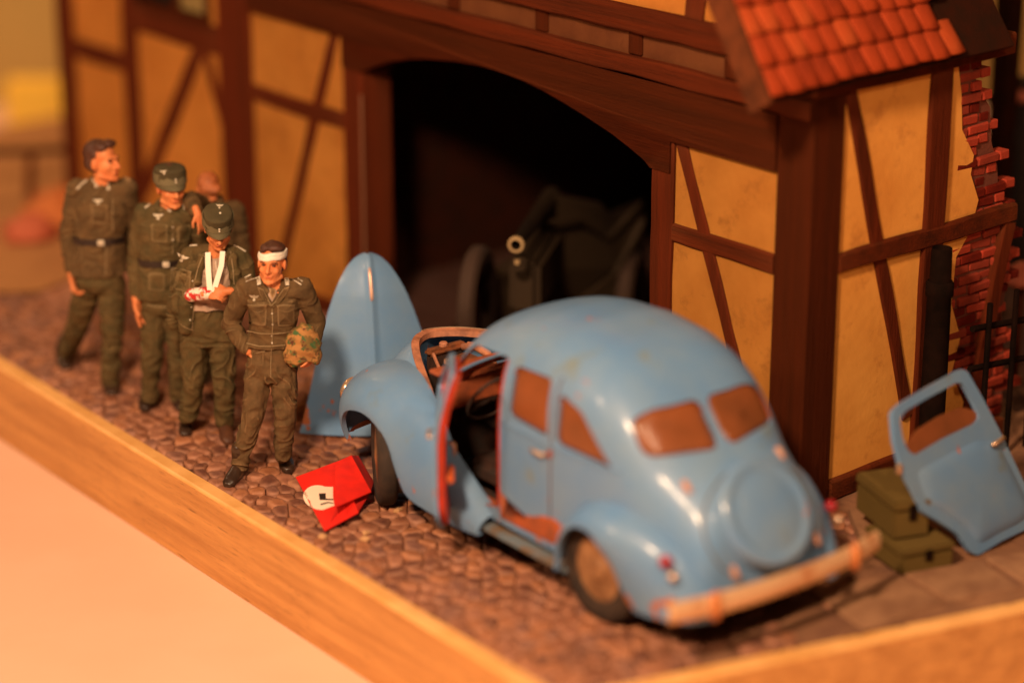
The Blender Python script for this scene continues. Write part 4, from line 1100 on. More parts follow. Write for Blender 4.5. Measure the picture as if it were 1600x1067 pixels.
def hpt(z, dx=0):
    hw = cub(hs, z * 1.27 / 1.22); dep = .12 * (hw / .5) ** .8 + .02
    return Vector((dx, -dep - .018 + .22 * max(0, z - .95) ** 1.3 + .20 * z - .014, z))
link('chrome_strip', tube([hpt(z) for z in np.linspace(.94, 1.15, 8)], [.009, .012, .013, .013, .013, .013, .012, .008], 8), mat('pinkish_chrome', (.80, .48, .36), .3, metal=.3), hood, smooth=True)
link('centre_moulding', tube([hpt(z) + Vector((0, .008, 0)) for z in np.linspace(.05, .94, 20)], .007, 6), M['paint'], hood, smooth=True)

# ------------------------------------------------------------------ loose door leaning on the right
dA = atY(1515, 866, 14.62)
p_tl = (1385, 640); p_tr = (1500, 576); p_br = (1600, 820); p_bl = (1518, 868)
# plane of the door: bottom corner on the ground, leaning back towards the side wall
b0 = gnd(1518, 868, .015)
bx = gnd(1607, 820, .05); e_x = Vector((bx.x - b0.x, bx.y - b0.y, bx.z - b0.z)); e_x.normalize()
nrm0 = Vector((-e_x.y, e_x.x, 0)).normalized()      # horizontal, away from viewer
lean = R(22)
e_z = (UP * math.cos(lean) + nrm0 * math.sin(lean)); e_z = (e_z - e_x * e_z.dot(e_x)).normalized(); e_y = e_z.cross(e_x).normalized()
pn = e_y
def onplane(px, py):
    r = ray(px, py); t = (b0 - EYE).dot(pn) / r.dot(pn); q = EYE + r * t - b0
    return (q.dot(e_x), q.dot(e_z))
ld = empty('loose_car_door', b0, 'detached blue car door leaning tilted beside the black pipe, right of the saloon car', 'car door')
outline = [onplane(*p) for p in [(1388, 645), (1400, 632), (1440, 608), (1495, 577), (1506, 580), (1530, 622), (1560, 680), (1600, 765), (1622, 800), (1600, 826), (1560, 845), (1522, 868), (1510, 862), (1492, 835), (1462, 815), (1436, 800), (1425, 775), (1404, 735), (1392, 690)]]
hole = [onplane(*p) for p in [(1400, 655), (1410, 642), (1445, 622), (1490, 598), (1500, 600), (1517, 632), (1526, 652), (1518, 662), (1470, 685), (1425, 712), (1413, 705), (1405, 685)]]
def LT(y): return lambda a, b: e_x * a + e_z * b + e_y * y
def dense(poly, d=.04):
    out = []
    for i in range(len(poly)):
        a, b = Vector(poly[i]), Vector(poly[(i + 1) % len(poly)]); n = max(1, int((b - a).length / d))
        out += [tuple(a.lerp(b, k / n)) for k in range(n)]
    return out
om = prism(rounded(outline, .03, 3), LT(-.03), LT(.0)); bmx = bmesh.new(); bmx.from_mesh(om); bmesh.ops.triangulate(bmx, faces=[f for f in bmx.faces if len(f.verts) > 4]); bmx.to_mesh(om); bmx.free()
om = boolean(om, [prism(rounded(hole, .03, 3), LT(-.2), LT(.2))])
bmx = bmesh.new(); bmx.from_mesh(om); bmesh.ops.bevel(bmx, geom=[e for e in bmx.edges if len(e.link_faces) == 2 and e.calc_face_angle(0) > R(60)], offset=.008, segments=2, affect='EDGES', clamp_overlap=True); bmx.to_mesh(om); bmx.free()
om.materials.clear(); link('door_skin', om, M['paint_upper'], ld, smooth=True, angle=35)
# swelling lower panel
pan = [onplane(*p) for p in [(1428, 738), (1470, 715), (1520, 690), (1552, 690), (1580, 745), (1606, 798), (1590, 815), (1555, 832), (1525, 850), (1505, 825), (1470, 800), (1445, 785)]]
cxx = sum(p[0] for p in pan) / len(pan); cyy = sum(p[1] for p in pan) / len(pan)
V = []; F = []; rp_ = rounded(pan, .06, 4); n = len(rp_)
for s_, y in ((1.03, -.027), (.97, -.040), (.8, -.052), (.55, -.060), (.3, -.064)):
    for p in rp_: V.append(e_x * (cxx + (p[0] - cxx) * s_) + e_z * (cyy + (p[1] - cyy) * s_) + e_y * y)
V.append(e_x * cxx + e_z * cyy + e_y * -.066)
for r_ in range(4):
    for k in range(n): F.append((r_ * n + k, r_ * n + (k + 1) % n, (r_ + 1) * n + (k + 1) % n, (r_ + 1) * n + k))
for k in range(n): F.append((4 * n + k, 4 * n + (k + 1) % n, 5 * n))
link('pressed_panel', fixn(mesh(V, F)), M['paint_upper'], ld, smooth=True)
a_ = onplane(1538, 697); b_ = onplane(1556, 685)
link('handle', tube([e_x * a_[0] + e_z * a_[1] + e_y * -.07, e_x * b_[0] + e_z * b_[1] + e_y * -.07], .015, 8), M['chrome'], ld, smooth=True)
for q in ((1402, 733), (1398, 738)):
    pass
a_ = onplane(1401, 732); link('hinge_pin', lathe([(.022, -.03), (.024, 0), (.018, .03), (0, .034)], 12), M['chrome'], ld, loc=e_x * a_[0] + e_z * a_[1] + e_y * -.02)
gp_ = [onplane(*p) for p in [(1418, 716), (1412, 698), (1430, 672), (1465, 650), (1500, 636), (1522, 642), (1528, 658), (1475, 690)]]
link('lowered_glass', prism(rounded(gp_, .03, 3), LT(-.004), LT(-.012)), M['glass'], ld)

# ------------------------------------------------------------------ military vehicle in the dark barn
hv = empty('field_gun', K + W(3.0, 0, -1.5), 'dark grey wheeled field gun with a bright muzzle ring standing in the dark barn', 'field gun', rz=0)
def rel(p): return p - hv.location
mz = atY(806, 383, 17.35)
yv = Vector((.22, 1, 0)).normalized()
gl_ = link('barrel', tube([rel(mz), rel(mz + yv * .5 + UP * .0), rel(mz + yv * 1.3)], [.045, .055, .07], 18), M['gun'], hv, smooth=True, angle=50)
bpy.data.objects.remove(gl_)
zr = (yv * -1).to_track_quat('Z', 'Y').to_matrix().to_4x4()
bl = link('barrel', lathe([(.075, -1.3), (.055, -.4), (.045, -.06), (.060, -.05), (.060, 0), (.037, 0), (.035, -.25), (0, -.25)], 28), M['gun'], hv, smooth=True, angle=40)
place(bl, Matrix.Translation(rel(mz)) @ zr)
mr = link('muzzle_ring', lathe([(.040, .0), (.040, .006), (.056, .006), (.061, .0), (.061, -.02), (.040, -.02), (.040, 0)], 28), M['gunlight'], hv, smooth=True, angle=40)
place(mr, Matrix.Translation(rel(mz)) @ zr)
link('clamp', boxme(.10, .12, .13, .02, 2), M['gun'], hv, loc=rel(mz + yv * .12 - UP * .17)); link('bolt', lathe([(.02, 0), (.02, .03), (0, .03)], 10), M['gunlight'], hv, loc=rel(mz + yv * .05 - UP * .16))
link('carriage', boxme(.24, 1.2, .42, .05, 2), M['gun'], hv, loc=rel(mz + yv * .85 - UP * .42), rot=(R(0), 0, R(-12)))
def gwheel(p, r):
    wh = empty('wheel', rel(p)); wh.parent = hv; wh.rotation_euler = (0, 0, R(78))
    link('tyre', lathe([(r * .70, -.05), (r * .9, -.07), (r, -.04), (r, .04), (r * .9, .07), (r * .70, .05), (r * .70, -.05)], 36, 'y'), mat('worn_rubber', (.04, .018, .010), .85), wh, smooth=True, angle=40)
    link('rim', lathe([(r * .70, .04), (r * .62, .0), (r * .3, .03), (0, .04)], 28, 'y'), M['darkwood'], wh, smooth=True)
gwheel(atY(745, 470, 17.9), .42); gwheel(atY(985, 470, 18.9), .42)
def plate(pts, Y, th, nm, m=M['gun']):
    P = [rel(atY(px, py, Y + dy)) for px, py, dy in pts]; n = len(P)
    me = fixn(mesh(P + [p + yv * th for p in P], [tuple(range(n)), tuple(range(2 * n - 1, n - 1, -1))] + [(i, (i + 1) % n, n + (i + 1) % n, n + i) for i in range(n)]))
    return link(nm, me, m, hv)
plate([(842, 325, .1), (868, 305, .25), (935, 318, .6), (950, 335, .6), (1005, 312, .9), (1008, 340, .9), (960, 420, .7), (900, 470, .5), (845, 420, .1)], 18.2, .04, 'shield')
plate([(700, 520, 0), (760, 440, 0), (800, 425, 0), (860, 440, .2), (990, 400, .9), (1010, 520, .9)], 18.35, .5, 'trail_box')
link('shield_rib', tube([rel(atY(835, 350, 18.1)), rel(atY(905, 342, 18.5)), rel(atY(950, 372, 18.8)), rel(atY(1000, 318, 19.0))], .022, 6), M['gun'], hv)
link('shield_rib', tube([rel(atY(905, 470, 18.3)), rel(atY(960, 430, 18.6)), rel(atY(1005, 345, 18.9))], .025, 6), M['gun'], hv)

# ------------------------------------------------------------------ flag on the cobbles
fl = empty('crumpled_flag', gnd(520, 780), 'crumpled red flag with a folded white disc lying by the front wheel', 'flag')
def fz(px, py, z): return gnd(px, py, z) - fl.location
# main sheet as a bumpy quad patch: corners in the picture at their heights
def sheet(c4, zs, n=18, wav=.006, seed=0, nm='cloth', m=M['flagred'], lift=0):
    V = []; F = []
    for j in range(n + 1):
        for i in range(n + 1):
            u, v = i / n, j / n
            x = (c4[0][0] * (1 - u) + c4[1][0] * u) * (1 - v) + (c4[3][0] * (1 - u) + c4[2][0] * u) * v
            y = (c4[0][1] * (1 - u) + c4[1][1] * u) * (1 - v) + (c4[3][1] * (1 - u) + c4[2][1] * u) * v
            z = (zs[0] * (1 - u) + zs[1] * u) * (1 - v) + (zs[3] * (1 - u) + zs[2] * u) * v
            z += wav * math.sin(3.1 * u + 2.3 * v + seed) * math.sin(math.pi * u) + lift
            V.append(fz(x, y, z))
    for j in range(n):
        for i in range(n): F.append((j * (n + 1) + i, j * (n + 1) + i + 1, (j + 1) * (n + 1) + i + 1, (j + 1) * (n + 1) + i))
    me = fixn(mesh(V, F)); o = bpy.data.objects.new('t', me); col.objects.link(o); so = o.modifiers.new('s', 'SOLIDIFY'); so.thickness = .006; so.offset = -1
    me = evalmods(o); me.materials.clear(); return link(nm, me, m, fl, smooth=True, angle=50)
sheet([(462, 745), (528, 720), (560, 800), (507, 829)], [.09, .14, .10, .03], nm='cloth')
sheet([(524, 722), (549, 711), (580, 768), (524, 792)], [.17, .20, .13, .15], seed=1, nm='folded_corner')
sheet([(549, 711), (560, 712), (584, 752), (579, 768)], [.195, .15, .05, .12], seed=2, nm='fold_back', m=mat('flag_red_dark', (.50, .012, .006), .7))  # darker red for the turned-down edge and the lower fold
sheet([(528, 790), (579, 769), (560, 800), (512, 826)], [.11, .10, .04, .03], seed=3, nm='lower_fold', m=bpy.data.materials['flag_red_dark'])
def flz(px, py):
    # height of the main sheet below a pixel (bilinear approx)
    u = ((px - 462) * .9 + (py - 745) * .38) / 75; return 0
bpy.context.view_layer.update()
def bvh_of(o):
    bm = bmesh.new(); bm.from_mesh(o.data); bm.transform(o.matrix_world); b = BVHTree.FromBMesh(bm); bm.free(); return b
def bvh_many(obs):
    bm = bmesh.new()
    for o in obs:
        t = o.data.copy(); t.transform(o.matrix_world); bm.from_mesh(t); bpy.data.meshes.remove(t)
    b = BVHTree.FromBMesh(bm); bm.free(); return b
def stick(name, poly, m, bvh, th=.004, parent=None, ns=2, root=None, z0=-.003):
    """piece sewn or painted on a surface: outline given on the picture, laid on the surface it meets"""
    cx = sum(p[0] for p in poly) / len(poly); cy = sum(p[1] for p in poly) / len(poly)
    def hit(px, py, lift):
        r = ray(px, py).normalized(); h = bvh.ray_cast(EYE, r, 60)
        return (h[0] - r * lift) if h[0] is not None else None
    hc = hit(cx, cy, th)
    if hc is None: return None
    V = []; n = len(poly)
    for s_, lf in ([(1.0, z0)] + [(1.0 - k / ns * .999 if k else .97, th) for k in range(ns)]):
        for p in poly:
            q = hit(cx + (p[0] - cx) * s_, cy + (p[1] - cy) * s_, lf)
            if q is None or (q - hc).length > .25:
                r = ray(cx + (p[0] - cx) * s_, cy + (p[1] - cy) * s_).normalized(); q = EYE + r * (hc - EYE).length
            V.append(q)
    V.append(hc); F = []
    for r_ in range(ns):
        for k in range(n): F.append((r_ * n + k, r_ * n + (k + 1) % n, (r_ + 1) * n + (k + 1) % n, (r_ + 1) * n + k))
    for k in range(n): F.append((ns * n + k, ns * n + (k + 1) % n, (ns + 1) * n))
    ro = root if root is not None else (parent.matrix_world.translation if parent else Vector())
    me = fixn(mesh([v - ro for v in V], F))
    return link(name, me, m, parent, smooth=False)
fb = bvh_many([c for c in fl.children if c.name.startswith('cloth')])
cir = [(499 + 24 * math.cos(t) * 1.05, 777 + 19.5 * math.sin(t) + 2.5 * math.cos(t)) for t in np.linspace(math.pi * .42, math.pi * 1.62, 18)]
stick('white_disc', cir + [(521, 760), (521, 776), (523, 790)], M['flagwhite'], fb, .003, fl, 5)
bpy.context.view_layer.update()
fb2 = bvh_many([c for c in fl.children if c.name.startswith('white')])
stick('printed_mark', [(509, 778.5), (521, 779), (521, 781), (509, 781)], M['black'], fb2, .002, fl, 2)
stick('printed_mark', [(498, 770.5), (509, 770), (509.5, 781), (499.5, 781)], M['black'], fb2, .002, fl, 2)
stick('printed_mark', [(512, 783.5), (523, 785.5), (523, 787.5), (512, 785.8)], M['black'], fb2, .002, fl, 2)
stick('printed_mark', [(500.5, 787), (512, 783.5), (512, 785.8), (501, 789)], M['black'], fb2, .002, fl, 2)
# pale chips of debris
for i, (px, py, s_) in enumerate([(622, 797, .06), (504, 838, .055), (570, 842, .06), (572, 832, .05)]):
    p = gnd(px, py, .02); c_ = empty('stone_chip', p, ['pale stone chip on the cobbles behind the front tyre', 'pale chip under the lowest tip of the red flag', 'nearer of two pale chips right of the flag tip', 'farther of two pale chips right of the flag tip'][i], 'stone chip', 'pale chips on the cobbles')
    link('chip', boxme(s_, s_ * .7, s_ * .45, s_ * .12, 1, jit=s_ * .06), mat('pale_chip', (.55, .30, .14), .8), c_, rot=(rnd.uniform(-.2, .2), .1, rnd.uniform(0, 3)))

# ------------------------------------------------------------------ background room
rw = tag(link('room_wall', mesh([(-40, 28.5, -3), (40, 28.5, -3), (40, 28.5, 20), (-40, 28.5, 20)], [(0, 1, 2, 3)]), M['roomwall']), kind='structure')
def bgbox(nm, px0, py0, px1, py1, Y, th, m, label, cat):
    a = atY(px0, py1, Y); b = atY(px1, py0, Y); c = (a + b) / 2; o = empty(nm, (c.x, Y, a.z), label, cat)
    link('panel', boxme(b.x - a.x, th, b.z - a.z, .05, 2), m, o, loc=(0, th / 2, (b.z - a.z) / 2)); return o
rail = empty('wooden_railing', atY(48, 300, 22.5) , 'thin blurred wooden railing in the background left of the barn', 'railing')
def rl(px, py, Y=22.5): return atY(px, py, Y) - rail.location
link('rail', tube([rl(-80, 240), rl(60, 236), rl(165, 232)], .035, 8), M['darkwood'], rail)
link('post', tube([rl(48, 236), rl(46, 312)], .04, 8), M['timber_v'], rail)
link('post', tube([rl(-60, 236), rl(-62, 312)], .04, 8), M['timber_v'], rail)
def heap(nm, px, py, Y, r, m, label, cat, sq=.6):
    p = atY(px, py, Y) if Y else gnd(px, py, .03); o = empty(nm, p, label, cat)
    me = lathe([(r, 0), (r * 1.05, r * .2), (r * .85, r * .55), (r * .4, r * .85), (0, r * .9)], 16)
    for v in me.vertices: v.co += Vector((rnd.uniform(-1, 1), rnd.uniform(-1, 1), rnd.uniform(-1, 1))) * r * .12
    me.transform(Matrix.Scale(sq + .4, 4)); link('fold', me, m, o, smooth=True); return o
heap('cloth_heap', 46, 372, 0, .24, mat('faded_red_cloth', (.48, .11, .05), .8), 'small pinkish red heap at the left edge behind the men', 'cloth heap')
heap('sack', 92, 348, 0, .34, mat('orange_sack', (.50, .14, .03), .8), 'blurred orange brown sack beside the red heap near the barn end', 'sack')
bgbox('yellow_panel', 12, 128, 98, 240, 26.4, .25, M['yellow'], 'bright yellow box standing far behind the barn at the left edge', 'panel')
bgbox('dark_cabinet', 1574, 185, 1760, 560, 21.5, .4, M['black'], 'black cabinet standing behind the ruined brick edge at right', 'cabinet')
bt = empty('bare_tree', atY(1560, 420, 19.5), 'dark bare tree with one branch behind the ruined wall edge', 'tree')
def bl_(px, py, Y=19.5): return atY(px, py, Y) - bt.location
link('trunk', tube([bl_(1590, 420), bl_(1588, 300), bl_(1594, 220), bl_(1602, 120)], [.10, .08, .06, .05], 8), M['black'], bt)
link('branch', tube([bl_(1594, 230), bl_(1560, 170), bl_(1540, 150)], [.06, .05, .02], 8), M['black'], bt)
link('flower', lathe([(.05, -.04), (.10, 0), (.06, .06), (0, .08)], 12), M['pinkred'], bt, loc=bl_(1598, 152))
heap('red_rag', 1596, 440, 17.6, .16, M['pinkred'], 'bright red rag draped over a short post behind the leaning timber', 'rag')
rg = [o for o in col.objects if o.name == 'red_rag'][0]
link('post', tube([(0, 0, .02), (0, 0, -rg.location.z)], .03, 8), M['timber_v'], rg)

# ------------------------------------------------------------------ PEOPLE (model soldiers)
def ring_caps(p0, r0, p1, r1, seg=14, hs=4):
    """closed tapered capsule"""
    p0 = Vector(p0); p1 = Vector(p1); d = p1 - p0; L = d.length
    if L < 1e-6: d = Vector((0, 0, 1))
    d.normalize(); a = d.orthogonal().normalized(); b = d.cross(a); V = []; F = []; rows = []
    for k in range(hs + 1):
        t = -math.pi / 2 + (math.pi / 2) * k / hs; rows.append((p0 + d * (r0 * math.sin(t)), r0 * math.cos(t)))
    for k in range(hs + 1):
        t = (math.pi / 2) * k / hs; rows.append((p1 + d * (r1 * math.sin(t)), r1 * math.cos(t)))
    for c, r in rows:
        r = max(r, 1e-4)
        for k in range(seg):
            th = 2 * math.pi * k / seg; V.append(c + (a * math.cos(th) + b * math.sin(th)) * r)
    for i in range(len(rows) - 1):
        for k in range(seg): F.append((i * seg + k, i * seg + (k + 1) % seg, (i + 1) * seg + (k + 1) % seg, (i + 1) * seg + k))
    F.append(tuple(range(seg - 1, -1, -1))); F.append(tuple((len(rows) - 1) * seg + k for k in range(seg)))
    return V, F
def ellip(c, r, M3=None, seg=18, n=10):
    V = []; F = []; M3 = M3 or Matrix.Identity(3); c = Vector(c)
    for i in range(n + 1):
        t = -math.pi / 2 + math.pi * i / n
        for k in range(seg):
            th = 2 * math.pi * k / seg; q = max(math.cos(t), 1e-3)
            V.append(c + M3 @ Vector((r[0] * q * math.cos(th), r[1] * q * math.sin(th), r[2] * math.sin(t))))
    for i in range(n):
        for k in range(seg): F.append((i * seg + k, i * seg + (k + 1) % seg, (i + 1) * seg + (k + 1) % seg, (i + 1) * seg + k))
    F.append(tuple(range(seg - 1, -1, -1))); F.append(tuple(n * seg + k for k in range(seg)))
    return V, F
def loft(rows, seg=24):
    """closed stack of ellipses: (centre, rx, ry, M3)"""
    V = []; F = []
    for c, rx, ry, M3 in rows:
        for k in range(seg):
            th = 2 * math.pi * k / seg; ca, sa = math.cos(th), math.sin(th)
            V.append(Vector(c) + M3 @ Vector((rx * abs(ca) ** .85 * (1 if ca > 0 else -1), ry * abs(sa) ** .85 * (1 if sa > 0 else -1), 0)))
    for i in range(len(rows) - 1):
        for k in range(seg): F.append((i * seg + k, i * seg + (k + 1) % seg, (i + 1) * seg + (k + 1) % seg, (i + 1) * seg + k))
    F.append(tuple(range(seg - 1, -1, -1))); F.append(tuple((len(rows) - 1) * seg + k for k in range(seg)))
    return V, F
def vox(prims, size, smooth=3, fold=0, fscale=(9, 9, 22), seed=0, org=Vector()):
    V = []; F = []
    for v, f in prims:
        k = len(V); V += [q - org for q in v]; F += [tuple(i + k for i in t) for t in f]
    o = bpy.data.objects.new('tmp', mesh(V, F)); col.objects.link(o)
    rm = o.modifiers.new('r', 'REMESH'); rm.mode = 'VOXEL'; rm.voxel_size = size; rm.use_smooth_shade = True
    if smooth:
        sm = o.modifiers.new('s', 'SMOOTH'); sm.factor = .5; sm.iterations = smooth
    me = evalmods(o)
    if fold:
        n = len(me.vertices); co = np.empty(n * 3); me.vertices.foreach_get('co', co); co = co.reshape(-1, 3)
        no = np.empty(n * 3); me.vertices.foreach_get('normal', no); no = no.reshape(-1, 3)
        th_ = .55 * math.sin(seed * 2.1); cr = np.stack([co[:, 0] * math.cos(th_) - co[:, 2] * math.sin(th_), co[:, 1], co[:, 0] * math.sin(th_) + co[:, 2] * math.cos(th_)], 1)
        P = cr * np.array(fscale) + seed * 7.3
        wv = vnoise(co * 6 + seed)[:, None] * 2.2
        a = 1 - np.abs(vnoise(P + wv)) * 2.2            # ridged folds
        b = vnoise(co * 34 + seed)
        d = fold * (np.clip(a, -1, 1) * .8 + b * .25)
        co += no * d[:, None]; me.vertices.foreach_set('co', co.ravel()); me.update()
    return me
def rotm(yaw=0, pitch=0, roll=0):
    # face looks along -y; yaw>0 turns the face to picture right, pitch>0 looks down
    return (Matrix.Rotation(R(yaw), 3, 'Z') @ Matrix.Rotation(R(pitch), 3, 'X') @ Matrix.Rotation(R(roll), 3, 'Y'))
def head_prims(C, M3, s=1.0):
    P = []
    def T(p): return C + M3 @ (Vector(p) * s)
    def e(c, r): P.append(ellip(T(c), tuple(q * s for q in r), M3))
    def cp(a, ra, b, rb): P.append(ring_caps(T(a), ra * s, T(b), rb * s, 10, 3))
    e((0, .015, .035), (.074, .094, .083)); e((0, -.022, -.03), (.065, .076, .082)); e((0, -.042, -.078), (.047, .046, .036))
    e((0, -.076, -.104), (.020, .016, .016))
    cp((0, -.094, .004), .010, (0, -.117, -.032), .0125); cp((-.013, -.102, -.036), .0085, (.013, -.102, -.036), .0085)
    cp((-.042, -.079, .022), .010, (-.008, -.092, .020), .012); cp((.042, -.079, .022), .010, (.008, -.092, .020), .012)
    e((-.038, -.064, -.030), (.022, .022, .024)); e((.038, -.064, -.030), (.022, .022, .024))
    cp((-.018, -.088, -.062), .0075, (.018, -.088, -.062), .0075); cp((-.014, -.085, -.073), .0085, (.014, -.085, -.073), .0085)
    for sg in (-1, 1):
        e((sg * .077, .006, -.008), (.010, .022, .032)); cp((sg * .055, -.01, -.075), .018, (sg * .02, -.07, -.10), .015)
    return P
def hand_prims(W_, d, pn, side=1, curl=.5, s=1.0, point=False):
    """W_ wrist, d direction along the hand, pn palm normal (fingers curl towards it), side: +1 thumb towards d x pn"""
    d = Vector(d).normalized(); pn = Vector(pn); pn = (pn - d * pn.dot(d)).normalized(); sd = d.cross(pn) * side
    P = []; s_ = s
    M3 = Matrix((sd, pn, d)).transposed()
    P.append(ellip(W_ + d * .045 * s_, (.041 * s_, .018 * s_, .052 * s_), M3))
    P.append(ring_caps(W_ - d * .03, .027 * s_, W_ + d * .02, .028 * s_, 12, 3))
    for k, (o_, L, cu) in enumerate(((.030, .072, .75), (.010, .080, 1), (-.010, .075, 1.05), (-.029, .060, 1.1))):
        c = curl * cu
        if point and k == 0: c = .08
        p = W_ + d * .085 * s_ + sd * o_ * s_; a = .35 * c
        for j, f in enumerate((.42, .32, .26)):
            a += c * (.75 if j else .55); q = p + (d * math.cos(a) + pn * math.sin(a)) * L * f * s_
            P.append(ring_caps(p, (.0105 - j * .001) * s_, q, (.0098 - j * .001) * s_, 9, 3)); p = q
    p = W_ + d * .03 * s_ + sd * .030 * s_; dd = (d * .75 + sd * .6 + pn * .35).normalized()
    q = p + dd * .040 * s_; P.append(ring_caps(p, .014 * s_, q, .0115 * s_, 9, 3))
    P.append(ring_caps(q, .0115 * s_, q + (d * .9 + pn * .45 + sd * .1).normalized() * .032 * s_, .0095 * s_, 9, 3))
    return P
def boot_prims(heel, toe, ank, s=1.0):
    d = (toe - heel); d.z = 0; d.normalize()
    P = []; z = Vector((0, 0, 1)); h = Vector((heel.x, heel.y, 0)); L = .27 * s
    rows = []
    sdv = d.cross(z)
    for t, hz, wd in ((-.035, .065, .034), (.04, .085, .044), (.12, .075, .049), (.19, .055, .055), (.245, .042, .046), (.275, .028, .024)):
        c = h + d * (t * s * 1.0 - .0); M3 = Matrix((sdv, z, d)).transposed()
        rows.append((c + z * hz * .75, wd * s, hz * .72, M3))
    P.append(loft(rows, 16))
    P.append(ring_caps(h + d * .05 + z * .075, .056 * s, ank + (ank - h - z * ank.z) * 0 + z * .10, .060 * s, 14, 3))
    return P
def person(name, label, foot, spec):
    root_p = gnd(*foot); Y0 = root_p.y
    root = empty(name, root_p, label, 'person', 'marching model soldiers')
    J = {k: atY(v[0], v[1], Y0 + (v[2] if len(v) > 2 else 0)) for k, v in spec['j'].items()}
    for k_ in ('heelR', 'toeR', 'heelL', 'toeL'):
        if len(spec['j'][k_]) <= 2: J[k_] = gnd(*spec['j'][k_][:2])
    s = spec.get('s', 1.0); HR = rotm(*spec['head']); TR = rotm(*spec.get('torso', (0, 0, 0))); PR = rotm(*spec.get('pelvis', (0, 0, 0)))
    C = J['head']; sh_ = s * spec.get('hs', 1.0); body = head_prims(C, HR, sh_)
    neck = J['neck']
    body.append(ring_caps(neck - Vector((0, 0, .04)), .062 * s, C + HR @ Vector((0, .02, -.07)) * s, .054 * s))
    body.append(ellip(J['chest'], (.13 * s, .075 * s, .18 * s), TR)); body.append(ellip(J['pelvis'], (.11 * s, .07 * s, .10 * s), PR))
    body.append(ring_caps(J['chest'], .075 * s, J['pelvis'], .075 * s))
    for q in 'RL':
        body.append(ring_caps(J['sh' + q], .050 * s, J['el' + q], .040 * s)); body.append(ring_caps(J['el' + q], .040 * s, J['wr' + q], .028 * s))
        body.append(ring_caps(J['hip' + q], .075 * s, J['kn' + q], .052 * s)); body.append(ring_caps(J['kn' + q], .045 * s, J['kn' + q].lerp(J['an' + q], .85), .034 * s))
        body.append(ring_caps(J['chest'] + Vector((0, 0, .12)) * s, .06 * s, J['sh' + q], .05 * s))
        hd = spec.get('hand' + q)
        if hd: body += hand_prims(J['wr' + q], *hd)
    o = link('body', vox(body, .0052, 2, org=root_p), M['skin'], root, smooth=True)
    # eyes, lips
    for sg in (-1, 1):
        e = ellip(C + HR @ (Vector((sg * .030, -.0835, .003)) * sh_), (.0125 * sh_, .010 * sh_, .0065 * sh_), HR, 10, 6)
        link('eye', mesh([v - root_p for v in e[0]], e[1]), M['eye'], root, smooth=True)
        e = ring_caps(C + HR @ (Vector((sg * .016, -.096, .021)) * sh_), .0045 * sh_, C + HR @ (Vector((sg * .046, -.086, .022)) * sh_), .004 * sh_, 8, 3)
        link('eyebrow', mesh([v - root_p for v in e[0]], e[1]), M['hair'], root, smooth=True)
    e = ring_caps(C + HR @ (Vector((-.011, -.0945, -.067)) * sh_), .0045 * sh_, C + HR @ (Vector((.011, -.0945, -.067)) * sh_), .0045 * sh_, 8, 3)
    link('lips', mesh([v - root_p for v in e[0]], e[1]), M['lip'], root, smooth=True)
    # hair
    hm = M[spec.get('hairmat', 'hair')]
    if spec.get('hair', True):
        hp = [ellip(C + HR @ (Vector((0, .030, .055)) * sh_), (.079 * sh_, .092 * sh_, .075 * sh_), HR), ellip(C + HR @ (Vector((0, .050, .00)) * sh_), (.077 * sh_, .068 * sh_, .075 * sh_), HR),
              ellip(C + HR @ (Vector((.02, -.035, .098)) * sh_), (.055 * sh_, .045 * sh_, .026 * sh_), HR), ellip(C + HR @ (Vector((-.035, -.02, .092)) * sh_), (.035 * sh_, .05 * sh_, .026 * sh_), HR)]
        link('hair', vox(hp, .006, 1, .006, (30, 14, 30), 3, root_p), hm, root, smooth=True)
    # jacket
    cj = M[spec.get('jm', 'cloth_j')]; tr = M[spec.get('tm', 'cloth_t')]
    wz = spec.get('waist_r', .155) * s; jk = []
    top = J['neck'] - Vector((0, 0, spec.get('ntop', .0))) * s; ch_, wa = J['chest'], J['waist']; hem = J['hem']
    jk.append(loft([(top, .068 * s, .066 * s, TR), (top - Vector((0, 0, .035)), .082 * s, .074 * s, TR), (top - Vector((0, 0, .06)), .135 * s, .09 * s, TR), (ch_ + Vector((0, 0, .08)), .175 * s, .118 * s, TR), (ch_ - Vector((0, 0, .03)), .172 * s, .126 * s, TR),
                    (wa, wz, .112 * s, TR), (wa.lerp(hem, .5), wz * 1.06, .122 * s, PR), (hem, wz * (1.12 + spec.get('flare', 0)), .130 * s, PR)]))
    for q in 'RL':
        if spec.get('sleeve' + q, True):
            a, b, c = J['sh' + q], J['el' + q], J['wr' + q]
            cuff = c.lerp(b, .14)
            jk += [ring_caps(a, .074 * s, a.lerp(b, .5), .068 * s), ring_caps(a.lerp(b, .5), .068 * s, b, .060 * s), ring_caps(b, .060 * s, b.lerp(c, .55), .054 * s), ring_caps(b.lerp(c, .5), .053 * s, cuff, .046 * s)]
            jk.append(ring_caps(J['neck'] - Vector((0, 0, .065)), .065 * s, a, .072 * s))
    # collar
    colr = [top + TR @ (Vector((.072 * math.cos(t), .066 * math.sin(t), .018 - .02 * math.sin(-t))) * s) for t in np.linspace(-.9, math.pi + .9, 14)]
    for a, b in zip(colr[:-1], colr[1:]): jk.append(ring_caps(a, .019 * s, b, .019 * s, 8, 3))
    for extra in spec.get('jx', []):
        a, ra, b, rb = extra; jk.append(ring_caps(atY(a[0], a[1], Y0 + a[2]), ra * s, atY(b[0], b[1], Y0 + b[2]), rb * s))
    jme = vox(jk, .0062, 2, .011 * s, (9, 9, 12), spec.get('seed', 1), root_p)
    jo = link('jacket', jme, cj, root, smooth=True)
